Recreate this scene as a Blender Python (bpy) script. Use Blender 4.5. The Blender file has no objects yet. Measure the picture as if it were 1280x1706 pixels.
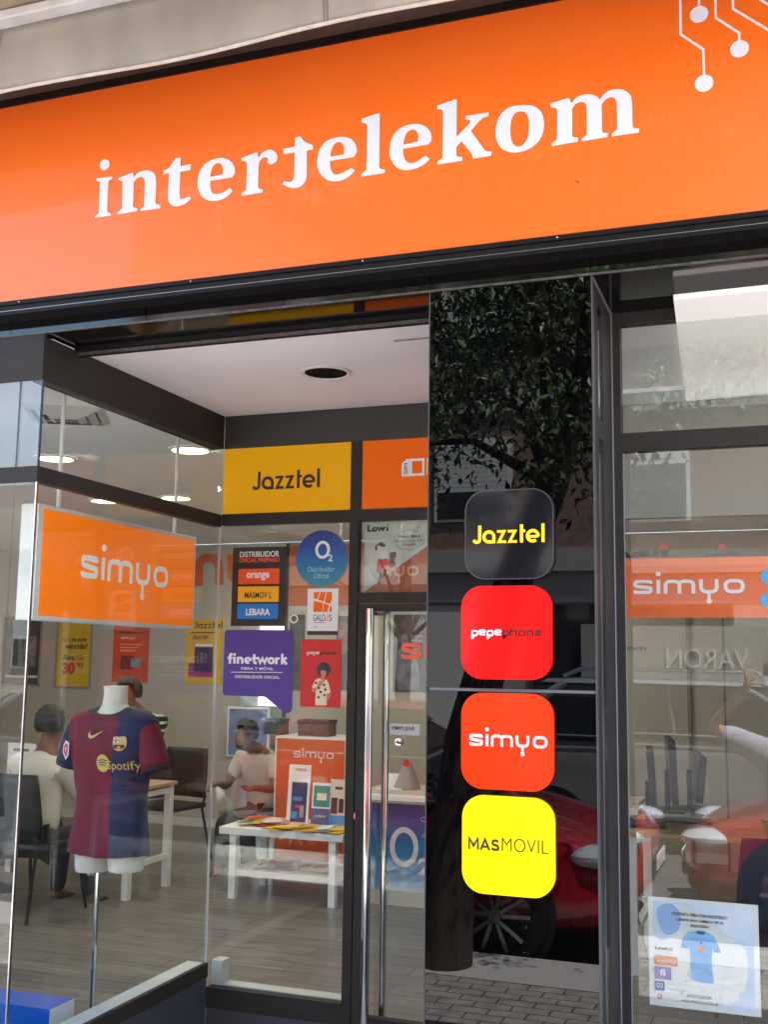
import bpy, bmesh, math, random
from mathutils import Vector, Matrix
R = math.radians
rnd = random.Random(7)
# ------------------------------------------------------------------ camera
sc = bpy.context.scene
C = sc.collection
F_PX, YAW, PITCH, ROLL, EYE = 1831.0, R(-20.10), R(7.742), R(-.779), 1.65
def _cam_axes():
    s, c = math.sin(YAW), math.cos(YAW); sp, cp = math.sin(PITCH), math.cos(PITCH)
    fwd = Vector((s*cp, c*cp, sp)); right = Vector((c, -s, 0)); down = fwd.cross(right)
    return (math.cos(ROLL)*right+math.sin(ROLL)*down, -math.sin(ROLL)*right+math.cos(ROLL)*down, fwd)
AX_R, AX_D, AX_F = _cam_axes()
cd = bpy.data.cameras.new('camera'); cam = bpy.data.objects.new('camera', cd); C.objects.link(cam)
cd.sensor_fit = 'VERTICAL'; cd.sensor_height = 36; cd.lens = F_PX/1706*36; cd.clip_start = .02; cd.clip_end = 800
m = Matrix.Identity(4)
for i in range(3):
    m[i][0] = AX_R[i]; m[i][1] = -AX_D[i]; m[i][2] = -AX_F[i]
m[0][3], m[1][3], m[2][3] = 0, 0, EYE
cam.matrix_world = m
sc.camera = cam
# ------------------------------------------------------------------ sky, sun, exposure
SUN = Vector((.35, .22, .91)).normalized()          # direction towards the sun
w = bpy.data.worlds.new('World'); sc.world = w; w.use_nodes = True
nt = w.node_tree; bg = nt.nodes['Background']; sky = nt.nodes.new('ShaderNodeTexSky')
sky.sky_type = 'NISHITA'; sky.sun_disc = False
sky.sun_elevation = math.asin(SUN.z); sky.sun_rotation = math.atan2(SUN.x, SUN.y)
nt.links.new(sky.outputs[0], bg.inputs[0]); bg.inputs[1].default_value = .15
sd = bpy.data.lights.new('sun', 'SUN'); sd.energy = 5; sd.angle = R(.5); sd.color = (1, .98, .95)
so = bpy.data.objects.new('sun', sd); C.objects.link(so); so.rotation_euler = (-SUN).to_track_quat('-Z', 'Y').to_euler()
sc.view_settings.view_transform = 'Standard'; sc.view_settings.look = 'None'
sc.view_settings.gamma = 1; sc.view_settings.exposure = 2.98
sc.cycles.max_bounces = 10; sc.cycles.transparent_max_bounces = 24; sc.cycles.glossy_bounces = 5
sc.cycles.sample_clamp_indirect = 6
# ------------------------------------------------------------------ measuring: where a photo ray meets a plane of the place
CAMP = Vector((0, 0, EYE))
def ray(u, v): return (AX_R*((u-640)/F_PX) + AX_D*((v-853)/F_PX) + AX_F)
def PY(u, v, Y): r = ray(u, v); return CAMP + r*(Y/r.y)
def PX(u, v, X): r = ray(u, v); return CAMP + r*(X/r.x)
def PZ(u, v, Z): r = ray(u, v); return CAMP + r*((Z-EYE)/r.z)
YF, YR, YW = 3.3, 4.717, 3.70           # pillar face, back of the doorway recess, right-hand window
XC, XP0, XP1 = -2.568, -1.056, -.534    # side glass of the recess, pillar's two edges
ZS, ZC = 2.852, 2.836                   # underside of lintel, recess ceiling
YB = 9.95                                # back wall of the shop
ZP, ZR = -.12, -.25                     # pavement, road
# ------------------------------------------------------------------ materials
MATS = {}
def lin(c): return tuple(((x/255)/12.92 if x/255 <= .04045 else ((x/255+.055)/1.055)**2.4) for x in c)
def mt(name, col=(.5, .5, .5), rough=.5, metal=0, var=0, vscale=8, bump=0, bscale=60, spec=.5, emit=0, coat=0, stretch=None, col2=None):
    if name in MATS: return MATS[name]
    M = bpy.data.materials.new(name); M.use_nodes = True; n = M.node_tree.nodes; l = M.node_tree.links
    b = n['Principled BSDF']; b.inputs['Base Color'].default_value = (*col, 1); b.inputs['Roughness'].default_value = rough
    b.inputs['Metallic'].default_value = metal; b.inputs['Specular IOR Level'].default_value = spec
    b.inputs['Coat Weight'].default_value = coat; b.inputs['Coat Roughness'].default_value = .03
    if emit: b.inputs['Emission Color'].default_value = (*col, 1); b.inputs['Emission Strength'].default_value = emit
    if var or bump or col2:
        tc = n.new('ShaderNodeTexCoord'); mp = n.new('ShaderNodeMapping'); l.new(tc.outputs['Object'], mp.inputs[0])
        if stretch: mp.inputs['Scale'].default_value = stretch
    if var or col2:
        no = n.new('ShaderNodeTexNoise'); no.inputs['Scale'].default_value = vscale; no.inputs['Detail'].default_value = 6; l.new(mp.outputs[0], no.inputs[0])
        cr = n.new('ShaderNodeValToRGB'); cr.color_ramp.elements[0].position = .32; cr.color_ramp.elements[1].position = .68
        c2 = col2 or tuple(min(1, x*(1+var)) for x in col); c1 = col if col2 else tuple(x*(1-var) for x in col)
        cr.color_ramp.elements[0].color = (*c1, 1); cr.color_ramp.elements[1].color = (*c2, 1)
        l.new(no.outputs[0], cr.inputs[0]); l.new(cr.outputs[0], b.inputs['Base Color'])
        rr = n.new('ShaderNodeMapRange'); rr.inputs[3].default_value = max(0, rough-.06); rr.inputs[4].default_value = min(1, rough+.1)
        l.new(no.outputs[0], rr.inputs[0]); l.new(rr.outputs[0], b.inputs['Roughness'])
    if bump:
        n2 = n.new('ShaderNodeTexNoise'); n2.inputs['Scale'].default_value = bscale; n2.inputs['Detail'].default_value = 5; l.new(mp.outputs[0], n2.inputs[0])
        bp = n.new('ShaderNodeBump'); bp.inputs['Strength'].default_value = bump; bp.inputs['Distance'].default_value = .01
        l.new(n2.outputs[0], bp.inputs['Height']); l.new(bp.outputs[0], b.inputs['Normal'])
    MATS[name] = M; return M
def glass(name, f0=.05, tint=(.93, .95, .93), dust=.003):
    if name in MATS: return MATS[name]
    M = bpy.data.materials.new(name); M.use_nodes = True; n = M.node_tree.nodes; l = M.node_tree.links
    for x in list(n):
        if x.type == 'BSDF_PRINCIPLED': n.remove(x)
    out = [x for x in n if x.type == 'OUTPUT_MATERIAL'][0]
    lw = n.new('ShaderNodeLayerWeight'); lw.inputs[0].default_value = .5
    pw = n.new('ShaderNodeMath'); pw.operation = 'POWER'; pw.inputs[1].default_value = 5; l.new(lw.outputs['Facing'], pw.inputs[0])
    ma = n.new('ShaderNodeMath'); ma.operation = 'MULTIPLY_ADD'; ma.inputs[1].default_value = .9; ma.inputs[2].default_value = f0; l.new(pw.outputs[0], ma.inputs[0])
    tr = n.new('ShaderNodeBsdfTransparent'); tr.inputs[0].default_value = (*tint, 1)
    gl = n.new('ShaderNodeBsdfGlossy'); gl.inputs['Roughness'].default_value = 0; gl.inputs[0].default_value = (1, 1, 1, 1)
    mx = n.new('ShaderNodeMixShader'); l.new(ma.outputs[0], mx.inputs[0]); l.new(tr.outputs[0], mx.inputs[1]); l.new(gl.outputs[0], mx.inputs[2])
    df = n.new('ShaderNodeBsdfDiffuse'); df.inputs[0].default_value = (.8, .78, .72, 1)
    tc = n.new('ShaderNodeTexCoord'); no = n.new('ShaderNodeTexNoise'); no.inputs['Scale'].default_value = 3; no.inputs['Detail'].default_value = 8
    l.new(tc.outputs['Object'], no.inputs[0])
    dm = n.new('ShaderNodeMapRange'); dm.inputs[1].default_value = .4; dm.inputs[2].default_value = .75; dm.inputs[3].default_value = 0; dm.inputs[4].default_value = dust*2.2
    l.new(no.outputs[0], dm.inputs[0])
    vo = n.new('ShaderNodeTexVoronoi'); vo.inputs['Scale'].default_value = 38; l.new(tc.outputs['Object'], vo.inputs[0])
    t2 = n.new('ShaderNodeMapRange'); t2.inputs[1].default_value = .5; t2.inputs[2].default_value = .75; t2.inputs[3].default_value = 0; t2.inputs[4].default_value = .09; l.new(no.outputs[0], t2.inputs[0])
    lt = n.new('ShaderNodeMath'); lt.operation = 'LESS_THAN'; l.new(vo.outputs['Distance'], lt.inputs[0]); l.new(t2.outputs[0], lt.inputs[1])
    ad = n.new('ShaderNodeMath'); ad.operation = 'MULTIPLY_ADD'; ad.inputs[1].default_value = .35; l.new(lt.outputs[0], ad.inputs[0]); l.new(dm.outputs[0], ad.inputs[2])
    m2 = n.new('ShaderNodeMixShader'); l.new(ad.outputs[0], m2.inputs[0]); l.new(mx.outputs[0], m2.inputs[1]); l.new(df.outputs[0], m2.inputs[2])
    l.new(m2.outputs[0], out.inputs[0]); MATS[name] = M; return M
def grad(name, stops, axis=2, z0=0, z1=1, rough=.4, noise=0):
    """printed artwork whose inks run from one colour to another; position measured along a world axis"""
    if name in MATS: return MATS[name]
    M = bpy.data.materials.new(name); M.use_nodes = True; n = M.node_tree.nodes; l = M.node_tree.links; b = n['Principled BSDF']
    g = n.new('ShaderNodeNewGeometry'); sx = n.new('ShaderNodeSeparateXYZ'); l.new(g.outputs['Position'], sx.inputs[0])
    mr = n.new('ShaderNodeMapRange'); mr.inputs[1].default_value = z0; mr.inputs[2].default_value = z1; l.new(sx.outputs[axis], mr.inputs[0])
    cr = n.new('ShaderNodeValToRGB'); l.new(mr.outputs[0], cr.inputs[0])
    while len(cr.color_ramp.elements) < len(stops): cr.color_ramp.elements.new(.5)
    for e, (p, c) in zip(cr.color_ramp.elements, stops): e.position = p; e.color = (*c, 1)
    l.new(cr.outputs[0], b.inputs['Base Color']); b.inputs['Roughness'].default_value = rough
    MATS[name] = M; return M
# ------------------------------------------------------------------ objects
def tag(o, label=None, cat=None, group=None, kind=None):
    if label: o['label'] = label
    if cat: o['category'] = cat
    if group: o['group'] = group
    if kind: o['kind'] = kind
    return o
def thing(name, label, cat, loc=(0, 0, 0), rz=0, group=None):
    o = bpy.data.objects.new(name, None); C.objects.link(o); o.location = loc; o.rotation_euler = (0, 0, rz); o.empty_display_size = .1
    return tag(o, label, cat, group)
def world_of(o):
    M = Matrix.Identity(4)
    while o is not None:
        M = Matrix.LocRotScale(o.location, o.rotation_euler, o.scale) @ M; o = o.parent
    return M
def link(name, me, mat, parent=None, local=False, smooth=False):
    if parent is not None and not local: me.transform(world_of(parent).inverted())
    o = bpy.data.objects.new(name, me); C.objects.link(o); o.parent = parent
    if mat is not None:
        if len(me.materials): me.materials.clear()
        for x in (mat if isinstance(mat, (list, tuple)) else [mat]): me.materials.append(x)
    if smooth:
        for p in me.polygons: p.use_smooth = True
        try: me.set_sharp_from_angle(angle=R(38))
        except Exception: pass
    return o
class MB:
    def __init__(s): s.b = bmesh.new()
    def box(s, x0, x1, y0, y1, z0, z1, bev=0, mi=0):
        vs = [s.b.verts.new((x, y, z)) for x in (x0, x1) for y in (y0, y1) for z in (z0, z1)]
        fs = [s.b.faces.new([vs[i] for i in q]) for q in ((0, 1, 3, 2), (4, 6, 7, 5), (0, 4, 5, 1), (2, 3, 7, 6), (0, 2, 6, 4), (1, 5, 7, 3))]
        for f in fs: f.material_index = mi
        if bev:
            es = list({e for f in fs for e in f.edges})
            bmesh.ops.bevel(s.b, geom=es, offset=bev, segments=2, affect='EDGES', profile=.5)
        return s
    def poly(s, pts, mi=0):
        f = s.b.faces.new([s.b.verts.new(p) for p in pts]); f.material_index = mi; return s
    def prism(s, pts, d):
        """pts 3D outline, d vector of thickness"""
        d = Vector(d); a = [s.b.verts.new(p) for p in pts]; b = [s.b.verts.new(Vector(p)+d) for p in pts]; n = len(pts)
        s.b.faces.new(a); s.b.faces.new(b[::-1])
        for i in range(n): s.b.faces.new((a[i], b[i], b[(i+1) % n], a[(i+1) % n]))
        return s
    def tube(s, pts, r, n=10, caps=True, mi=0):
        pts = [Vector(p) for p in pts]; rs = r if isinstance(r, (list, tuple)) else [r]*len(pts); rings = []; up = None
        for i, p in enumerate(pts):
            t = (pts[min(i+1, len(pts)-1)]-pts[max(i-1, 0)]).normalized()
            if up is None: up = Vector((0, 0, 1)) if abs(t.z) < .9 else Vector((1, 0, 0))
            a = t.cross(up).normalized(); b = a.cross(t).normalized(); up = b
            rings.append([s.b.verts.new(p+(a*math.cos(k*2*math.pi/n)+b*math.sin(k*2*math.pi/n))*rs[i]) for k in range(n)])
        for q in range(len(rings)-1):
            for k in range(n):
                f = s.b.faces.new((rings[q][k], rings[q][(k+1) % n], rings[q+1][(k+1) % n], rings[q+1][k])); f.material_index = mi
        if caps: s.b.faces.new(rings[0][::-1]).material_index = mi; s.b.faces.new(rings[-1]).material_index = mi
        return s
    def loft(s, rings, closed=True, cap0=True, cap1=True, mi=0):
        R_ = [[s.b.verts.new(p) for p in r] for r in rings]; n = len(R_[0])
        for q in range(len(R_)-1):
            for k in range(n if closed else n-1):
                s.b.faces.new((R_[q][k], R_[q][(k+1) % n], R_[q+1][(k+1) % n], R_[q+1][k])).material_index = mi
        if closed and cap0: s.b.faces.new(R_[0][::-1]).material_index = mi
        if closed and cap1: s.b.faces.new(R_[-1]).material_index = mi
        return s
    def ball(s, c, r, u=14, v=9, mi=0):
        c = Vector(c); r = Vector(r if isinstance(r, (list, tuple)) else (r, r, r))
        M = Matrix.LocRotScale(c, None, r)
        g = bmesh.ops.create_uvsphere(s.b, u_segments=u, v_segments=v, radius=1, matrix=M)
        for x in g['verts']:
            for f in x.link_faces: f.material_index = mi
        return s
    def build(s, name, mat, parent=None, local=False, smooth=False):
        bmesh.ops.recalc_face_normals(s.b, faces=s.b.faces); me = bpy.data.meshes.new(name); s.b.to_mesh(me); s.b.free()
        return link(name, me, mat, parent, local, smooth)
# ------------------------------------------------------------------ flat lettering and artwork on planes
class Plane:
    def __init__(s, o, ex, ey): s.o = Vector(o); s.ex = Vector(ex).normalized(); s.ey = Vector(ey).normalized(); s.n = s.ex.cross(s.ey)
    def at(s, a, b, h=0): return s.o+s.ex*a+s.ey*b+s.n*h
    def uv(s, u, v):
        r = ray(u, v); p = CAMP+r*((s.o-CAMP).dot(s.n)/r.dot(s.n)); d = p-s.o; return (d.dot(s.ex), d.dot(s.ey))
    def rect(s, u0, v0, u1, v1):
        um, vm = (u0+u1)/2, (v0+v1)/2
        return (s.uv(u0, vm)[0], s.uv(u1, vm)[0], s.uv(um, v1)[1], s.uv(um, v0)[1])
def FY(Y): return Plane((0, Y, 0), (1, 0, 0), (0, 0, 1))
def FX(X): return Plane((X, 0, 0), (0, 1, 0), (0, 0, 1))
def curve_mesh(cu):
    o = bpy.data.objects.new('tmp', cu); C.objects.link(o)
    dg = bpy.context.evaluated_depsgraph_get(); dg.update()
    me = bpy.data.meshes.new_from_object(o.evaluated_get(dg)); bpy.data.objects.remove(o); return me
def flat(name, loops, pl, mat, parent=None, h=.001, th=.0008):
    cu = bpy.data.curves.new('c', 'CURVE'); cu.dimensions = '2D'; cu.fill_mode = 'BOTH'; cu.extrude = th/2
    for L in loops:
        sp = cu.splines.new('POLY'); sp.points.add(len(L)-1); sp.use_cyclic_u = True
        for i, p in enumerate(L): sp.points[i].co = (p[0], p[1], 0, 1)
    me = curve_mesh(cu); bpy.data.curves.remove(cu)
    for v in me.vertices: v.co = pl.at(v.co.x, v.co.y, h+th/2+v.co.z)
    return link(name, me, mat, parent)
def text(name, s, pl, rect, mat, parent=None, h=.001, th=.0006, bold=0, slant=0, fit=True):
    """one line (or \\n lines) of writing fitted into rect = (x0, x1, y0, y1) on the plane"""
    cu = bpy.data.curves.new('t', 'FONT'); cu.body = s; cu.size = 1; cu.offset = bold; cu.shear = slant; cu.align_x = 'CENTER'; cu.extrude = .01; cu.resolution_u = 5
    me = curve_mesh(cu); bpy.data.curves.remove(cu)
    xs = [v.co.x for v in me.vertices]; ys = [v.co.y for v in me.vertices]
    if not xs: return None
    ax, bx, ay, by = min(xs), max(xs), min(ys), max(ys); x0, x1, y0, y1 = rect
    for v in me.vertices:
        v.co = pl.at(x0+(v.co.x-ax)/(bx-ax)*(x1-x0), y0+(v.co.y-ay)/(by-ay)*(y1-y0), h+th/2+(th/2 if v.co.z > 0 else -th/2))
    return link(name, me, mat, parent)
def rrect(x0, x1, y0, y1, r=0, n=7):
    if r <= 0: return [(x0, y0), (x1, y0), (x1, y1), (x0, y1)]
    o = []
    for cx, cy, a in ((x1-r, y0+r, -90), (x1-r, y1-r, 0), (x0+r, y1-r, 90), (x0+r, y0+r, 180)):
        for i in range(n+1): t = R(a+90*i/n); o.append((cx+r*math.cos(t), cy+r*math.sin(t)))
    return o
def ell(cx, cy, rx, ry=None, n=28, a0=0, tilt=0):
    ry = rx if ry is None else ry; ct, st = math.cos(tilt), math.sin(tilt)
    return [(cx+rx*math.cos(t)*ct-ry*math.sin(t)*st, cy+rx*math.cos(t)*st+ry*math.sin(t)*ct) for t in [a0+i*2*math.pi/n for i in range(n)]]
def ring(cx, cy, r, w, n=28, sy=1): return [ell(cx, cy, r, r*sy, n), ell(cx, cy, r-w, (r*sy-w), n)[::-1]]
def smooth(pts, n=5):
    """(x,y) = corner, (x,y,1) = smooth point"""
    N = len(pts); out = []
    P = [Vector((p[0], p[1])) for p in pts]; S = [len(p) > 2 for p in pts]
    for i in range(N):
        a, b = P[i], P[(i+1) % N]; out.append((a.x, a.y))
        if S[i] or S[(i+1) % N]:
            ta = (b-P[i-1])*.5 if S[i] else (b-a); tb = (P[(i+2) % N]-a)*.5 if S[(i+1) % N] else (b-a)
            L = (b-a).length
            for t_, v in ((0, ta), (1, tb)):
                if v.length > 1.4*L: v *= 1.4*L/v.length
            for k in range(1, n):
                t = k/n; h1 = 2*t**3-3*t*t+1; h2 = t**3-2*t*t+t; h3 = -2*t**3+3*t*t; h4 = t**3-t*t
                q = a*h1+ta*h2+b*h3+tb*h4; out.append((q.x, q.y))
    return out
def roundpath(pts, r, closed=False, n=6):
    P = [Vector(p) for p in pts]; N = len(P); out = []
    for i in range(N):
        if not closed and i in (0, N-1): out.append(P[i]); continue
        a, b, c = P[i-1], P[i], P[(i+1) % N]
        d1 = (a-b); d2 = (c-b); rr = min(r, d1.length*.5, d2.length*.5)
        p, q = b+d1.normalized()*rr, b+d2.normalized()*rr
        for k in range(n+1): t = k/n; out.append(p*(1-t)**2+b*2*t*(1-t)+q*t*t)
    return out
def stroke(P, w, closed=False):
    """outline loops of a line of width w along P"""
    P = [Vector(p) for p in P]; N = len(P); A = []; B = []
    for i in range(N):
        if closed: d1 = (P[i]-P[i-1]); d2 = (P[(i+1) % N]-P[i])
        else: d1 = P[i]-P[i-1] if i else P[1]-P[0]; d2 = P[i+1]-P[i] if i < N-1 else P[i]-P[i-1]
        if d1.length < 1e-9: d1 = d2
        if d2.length < 1e-9: d2 = d1
        d1 = d1.normalized(); d2 = d2.normalized(); t = (d1+d2)
        t = t.normalized() if t.length > 1e-6 else d1
        nrm = Vector((-t.y, t.x)); k = w/2/max(.5, nrm.dot(Vector((-d1.y, d1.x))))
        A.append(P[i]+nrm*k); B.append(P[i]-nrm*k)
    if closed: return [[(p.x, p.y) for p in A], [(p.x, p.y) for p in B]]
    return [[(p.x, p.y) for p in A]+[(p.x, p.y) for p in reversed(B)]]
class Art:
    """flat artwork made of strokes and shapes in unit coordinates, placed into a rect of a plane as one mesh"""
    def __init__(s): s.items = []
    def st(s, pts, w, r=0, closed=False): s.items.append(stroke(roundpath(pts, r, closed) if r else pts, w, closed)); return s
    def sh(s, *loops): s.items.append(list(loops)); return s
    def place(s, name, pl, rect, bb, mat, parent=None, h=.001, th=.0006):
        x0, x1, y0, y1 = rect; ax, bx, ay, by = bb; bm = bmesh.new()
        for i, loops in enumerate(s.items):
            L2 = [[(x0+(p[0]-ax)/(bx-ax)*(x1-x0), y0+(p[1]-ay)/(by-ay)*(y1-y0)) for p in L] for L in loops]
            o = flat('tmp', L2, pl, None, None, h+i*.00006, th); bm.from_mesh(o.data); me = o.data; bpy.data.objects.remove(o); bpy.data.meshes.remove(me)
        me = bpy.data.meshes.new(name); bm.to_mesh(me); bm.free(); return link(name, me, mat, parent)
def simyo(weight=.235):
    a = Art(); W = weight; r = .3; h = W/2
    a.st([(1.12, .70), (1.12, 1-h), (h, 1-h), (h, .56), (1.02, .44), (1.02+.1, .44-.02), (1.12, h), (h, h), (h, .28)], W, .2)
    a.st([(1.62, 0), (1.62, 1)], W); a.sh(ell(1.62, 1.42, .17, .17))
    a.st([(2.08, 0), (2.08, 1-h), (2.96, 1-h), (2.96, 0)], W, r); a.st([(2.96, .0), (2.96, 1-h), (3.84, 1-h), (3.84, 0)], W, r)
    a.st([(4.32, 1), (4.32, h), (5.3, h), (5.3, 1)], W, .38); a.st([(4.81, .1), (4.81, -.42)], W*.8); a.sh(ell(4.81, -.52, .17, .19))
    a.st([(5.84, h), (5.84, 1-h), (6.9, 1-h), (6.9, h)], W, .42, True)
    return a, (-.0, 7.02, -.7, 1.6)
def jazztel(W=.235):
    a = Art(); h = W/2
    a.st([(.58, 1.4), (.58, .35), (.55, .17), (.4, .1-.0), (.25, .1), (.08, .27)], W, .25)
    arc = [(1.32+.4*math.cos(t), .5+.39*math.sin(t)) for t in [R(0+i*15) for i in range(0, 19)]]
    a.st(arc+[(1.72, .11)], W); a.st([(1.72, .0), (1.72, .5)], W)
    for x in (1.97, 2.83):
        a.sh([(x, 1), (x+.75, 1), (x+.32, .2), (x+.73, .2), (x+.73, 0), (x-.03, 0), (x+.4, .8), (x, .8)])
    a.st([(3.92, 1.4), (3.92, 0)], W); a.st([(3.92, .9), (4.22, .9)], W*.85)
    e = [(4.8+.42*math.cos(t), .5+.4*math.sin(t)) for t in [R(-8+i*15) for i in range(0, 22)]]
    a.st(e, W); a.st([(4.38, .46), (5.22, .46)], W*.8)
    a.st([(5.6, 1.42), (5.6, 0)], W)
    return a, (-.02, 5.72, 0, 1.42)
def pepephone():
    p, q = Art(), Art(); r = .28
    def pl_(A, x, W): A.st([(x, -.5), (x, 1-W/2), (x+.85, 1-W/2), (x+.85, W/2), (x+.1, W/2)], W, r)
    def el(A, x, W, y=0): A.st([(x+.0, .5+y), (x+.85, .5+y), (x+.85, 1-W/2+y), (x, 1-W/2+y), (x, W/2+y), (x+.9, W/2+y)], W, r)
    pl_(p, .15, .27); el(p, 1.35, .25, .12); pl_(p, 2.6, .27); el(p, 3.8, .25, .12)
    pl_(q, 5.05, .27); q.st([(6.25, 1.5), (6.25, 0)], .27); q.st([(6.25, .87), (7.05, .87), (7.05, 0)], .27, r)
    q.st([(7.5, .1), (7.5, .9), (8.35, .9), (8.35, .1)], .27, r, True); q.st([(8.8, 0), (8.8, .9), (9.6, .87), (9.6, 0)], .27, r); el(q, 10.05, .26, .05)
    return p, q, (0, 11.05, -.5, 1.5)
# ------------------------------------------------------------------ colours
ORANGE = lin((255, 108, 20)); WHITE = (.8, .8, .79)
M_sign = mt('sign_orange_film', (.90, .165, .012), .36, var=.04, vscale=1.5, spec=.5, coat=.22)
M_signlet = mt('sign_white_film', (.76, .82, .90), .35)
M_blackmetal = mt('black_metal', (.006, .0055, .0055), .55, var=.25, vscale=5, spec=.25, bump=.05)
M_frame = mt('brown_grey_frame', (.031, .027, .024), .55, spec=.25, var=.12, vscale=6, stretch=(1, 1, 6), bump=.03, bscale=30)
M_frame2 = mt('dark_grey_fascia', (.036, .033, .031), .5, var=.1, vscale=3)
M_black = mt('black_polished_slab', (.0012, .0012, .0014), .004, spec=.34)
M_lintel = mt('black_polished_lintel', (.003, .003, .003), .03, spec=.5, var=.3, vscale=3)
def specks(M, sc_=55, size=.035, col=(.35, .35, .33)):
    n = M.node_tree.nodes; l = M.node_tree.links; b = n['Principled BSDF']; tc = n.new('ShaderNodeTexCoord'); vo = n.new('ShaderNodeTexVoronoi'); vo.inputs['Scale'].default_value = sc_; l.new(tc.outputs['Object'], vo.inputs[0])
    no = n.new('ShaderNodeTexNoise'); no.inputs['Scale'].default_value = 2.5; l.new(tc.outputs['Object'], no.inputs[0])
    th = n.new('ShaderNodeMapRange'); th.inputs[1].default_value = .5; th.inputs[2].default_value = .75; th.inputs[3].default_value = 0; th.inputs[4].default_value = size; l.new(no.outputs[0], th.inputs[0])
    lt = n.new('ShaderNodeMath'); lt.operation = 'LESS_THAN'; l.new(vo.outputs['Distance'], lt.inputs[0]); l.new(th.outputs[0], lt.inputs[1])
    mx = n.new('ShaderNodeMix'); mx.data_type = 'RGBA'; l.new(lt.outputs[0], mx.inputs[0]); mx.inputs[7].default_value = (*col, 1); old = b.inputs['Base Color'].links
    if old: l.new(old[0].from_socket, mx.inputs[6])
    else: mx.inputs[6].default_value = b.inputs['Base Color'].default_value
    l.new(mx.outputs[2], b.inputs['Base Color'])
specks(M_black, 60, .07); specks(M_lintel, 45, .06); specks(M_blackmetal, 50, .08)
M_alu = mt('brushed_aluminium', (.62, .62, .62), .22, 1)
M_chrome = mt('polished_steel', (.72, .71, .69), .09, 1)
M_ceil = mt('white_plaster', (.92, .92, .91), .7, var=.03, vscale=2.2, bump=.04, bscale=20)
M_wall = mt('warm_grey_wall', (.46, .42, .36), .75, var=.03, vscale=1.5, bump=.05)
M_stain = mt('brown_paper_tape', (.42, .32, .2), .7, var=.3, vscale=30)
M_gl = glass('window_glass', .030); M_gl2 = glass('side_glass', .038); M_glr = glass('right_window_glass', .036)
M_white = mt('white_lacquer', (.78, .78, .76), .4); M_whitep = mt('white_plastic', (.8, .8, .78), .3)
M_plast_black = mt('black_plastic', (.012, .012, .013), .4)
M_yel = mt('yellow_film', lin((250, 184, 0)), .45, spec=.2); M_org = mt('orange_film', lin((250, 112, 0)), .45, spec=.2)
M_dark = mt('dark_ink', (.018, .012, .008), .5); M_wht = mt('white_ink', (.8, .8, .8), .5); M_red = mt('red_ink', (.62, .02, .02), .45)
M_purple = mt('purple_film', lin((76, 42, 140)), .42); M_blue = mt('blue_film', lin((0, 105, 190)), .42)
M_orgink = mt('orange_ink', lin((255, 92, 10)), .45); M_grey = mt('grey_ink', (.2, .2, .2), .5); M_skin = mt('skin', (.42, .24, .16), .55, spec=.3)
# ------------------------------------------------------------------ ground
def sheet(name, x0, x1, y0, y1, z, mat):
    o = MB().poly([(x0, y0, z), (x1, y0, z), (x1, y1, z), (x0, y1, z)]).build(name, mat); o['kind'] = 'structure'; return o
M_asph = mt('asphalt', (.10, .10, .10), .85, var=.18, vscale=2, bump=.5, bscale=180)
M_kerb = mt('granite_kerb', (.46, .45, .43), .7, var=.16, vscale=60, bump=.2)
def tiles(name, c1, c2, mortar, scale, bw=.5, rh=.25, ms=.015, rough=.7, wood=False):
    M = bpy.data.materials.new(name); M.use_nodes = True; n = M.node_tree.nodes; l = M.node_tree.links; b = n['Principled BSDF']
    tc = n.new('ShaderNodeTexCoord'); br = n.new('ShaderNodeTexBrick'); br.inputs['Scale'].default_value = scale
    br.inputs['Brick Width'].default_value = bw; br.inputs['Row Height'].default_value = rh; br.inputs['Mortar Size'].default_value = ms
    br.inputs['Color1'].default_value = (*c1, 1); br.inputs['Color2'].default_value = (*c2, 1); br.inputs['Mortar'].default_value = (*mortar, 1)
    l.new(tc.outputs['Object'], br.inputs[0])
    no = n.new('ShaderNodeTexNoise'); no.inputs['Detail'].default_value = 8; mp = n.new('ShaderNodeMapping'); l.new(tc.outputs['Object'], mp.inputs[0]); l.new(mp.outputs[0], no.inputs[0])
    no.inputs['Scale'].default_value = 9 if not wood else 7
    if wood: mp.inputs['Scale'].default_value = (.45, 6, 1)
    mx = n.new('ShaderNodeMix'); mx.data_type = 'RGBA'; mx.blend_type = 'MULTIPLY'; mx.inputs[0].default_value = 1
    cr = n.new('ShaderNodeValToRGB'); cr.color_ramp.elements[0].position = .3; cr.color_ramp.elements[1].position = .7
    lo = .62 if not wood else .5; cr.color_ramp.elements[0].color = (lo, lo, lo, 1); cr.color_ramp.elements[1].color = (1.1, 1.1, 1.1, 1)
    l.new(no.outputs[0], cr.inputs[0]); l.new(br.outputs[0], mx.inputs[6]); l.new(cr.outputs[0], mx.inputs[7]); l.new(mx.outputs[2], b.inputs['Base Color'])
    b.inputs['Roughness'].default_value = rough; bp = n.new('ShaderNodeBump'); bp.inputs['Strength'].default_value = .3; bp.inputs['Distance'].default_value = .005
    l.new(br.outputs[1], bp.inputs['Height']); bp.invert = True; l.new(bp.outputs[0], b.inputs['Normal']); return M
M_pave = tiles('pink_grey_pavers', (.38, .34, .31), (.34, .315, .295), (.12, .11, .1), 2.5, .5, .25)
M_wood = tiles('greywashed_oak_floor', (.27, .24, .21), (.20, .178, .155), (.07, .062, .055), 1, 1.3, .17, .004, .38, True)
sheet('road', -120, 120, -11.0, -.25, ZR, M_asph); sheet('ground', -400, 400, -400, 300, ZR-.05, M_asph)
sheet('far_pavement', -120, 120, -40, -11.0, ZR+.004+.12, M_pave)
o = MB().box(-60, 60, -.25, .30, ZR-.02, ZP+.004).build('kerb', M_kerb); o['kind'] = 'structure'
sheet('pavement', -60, 60, .30, YF+.02, ZP, M_pave)
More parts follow.
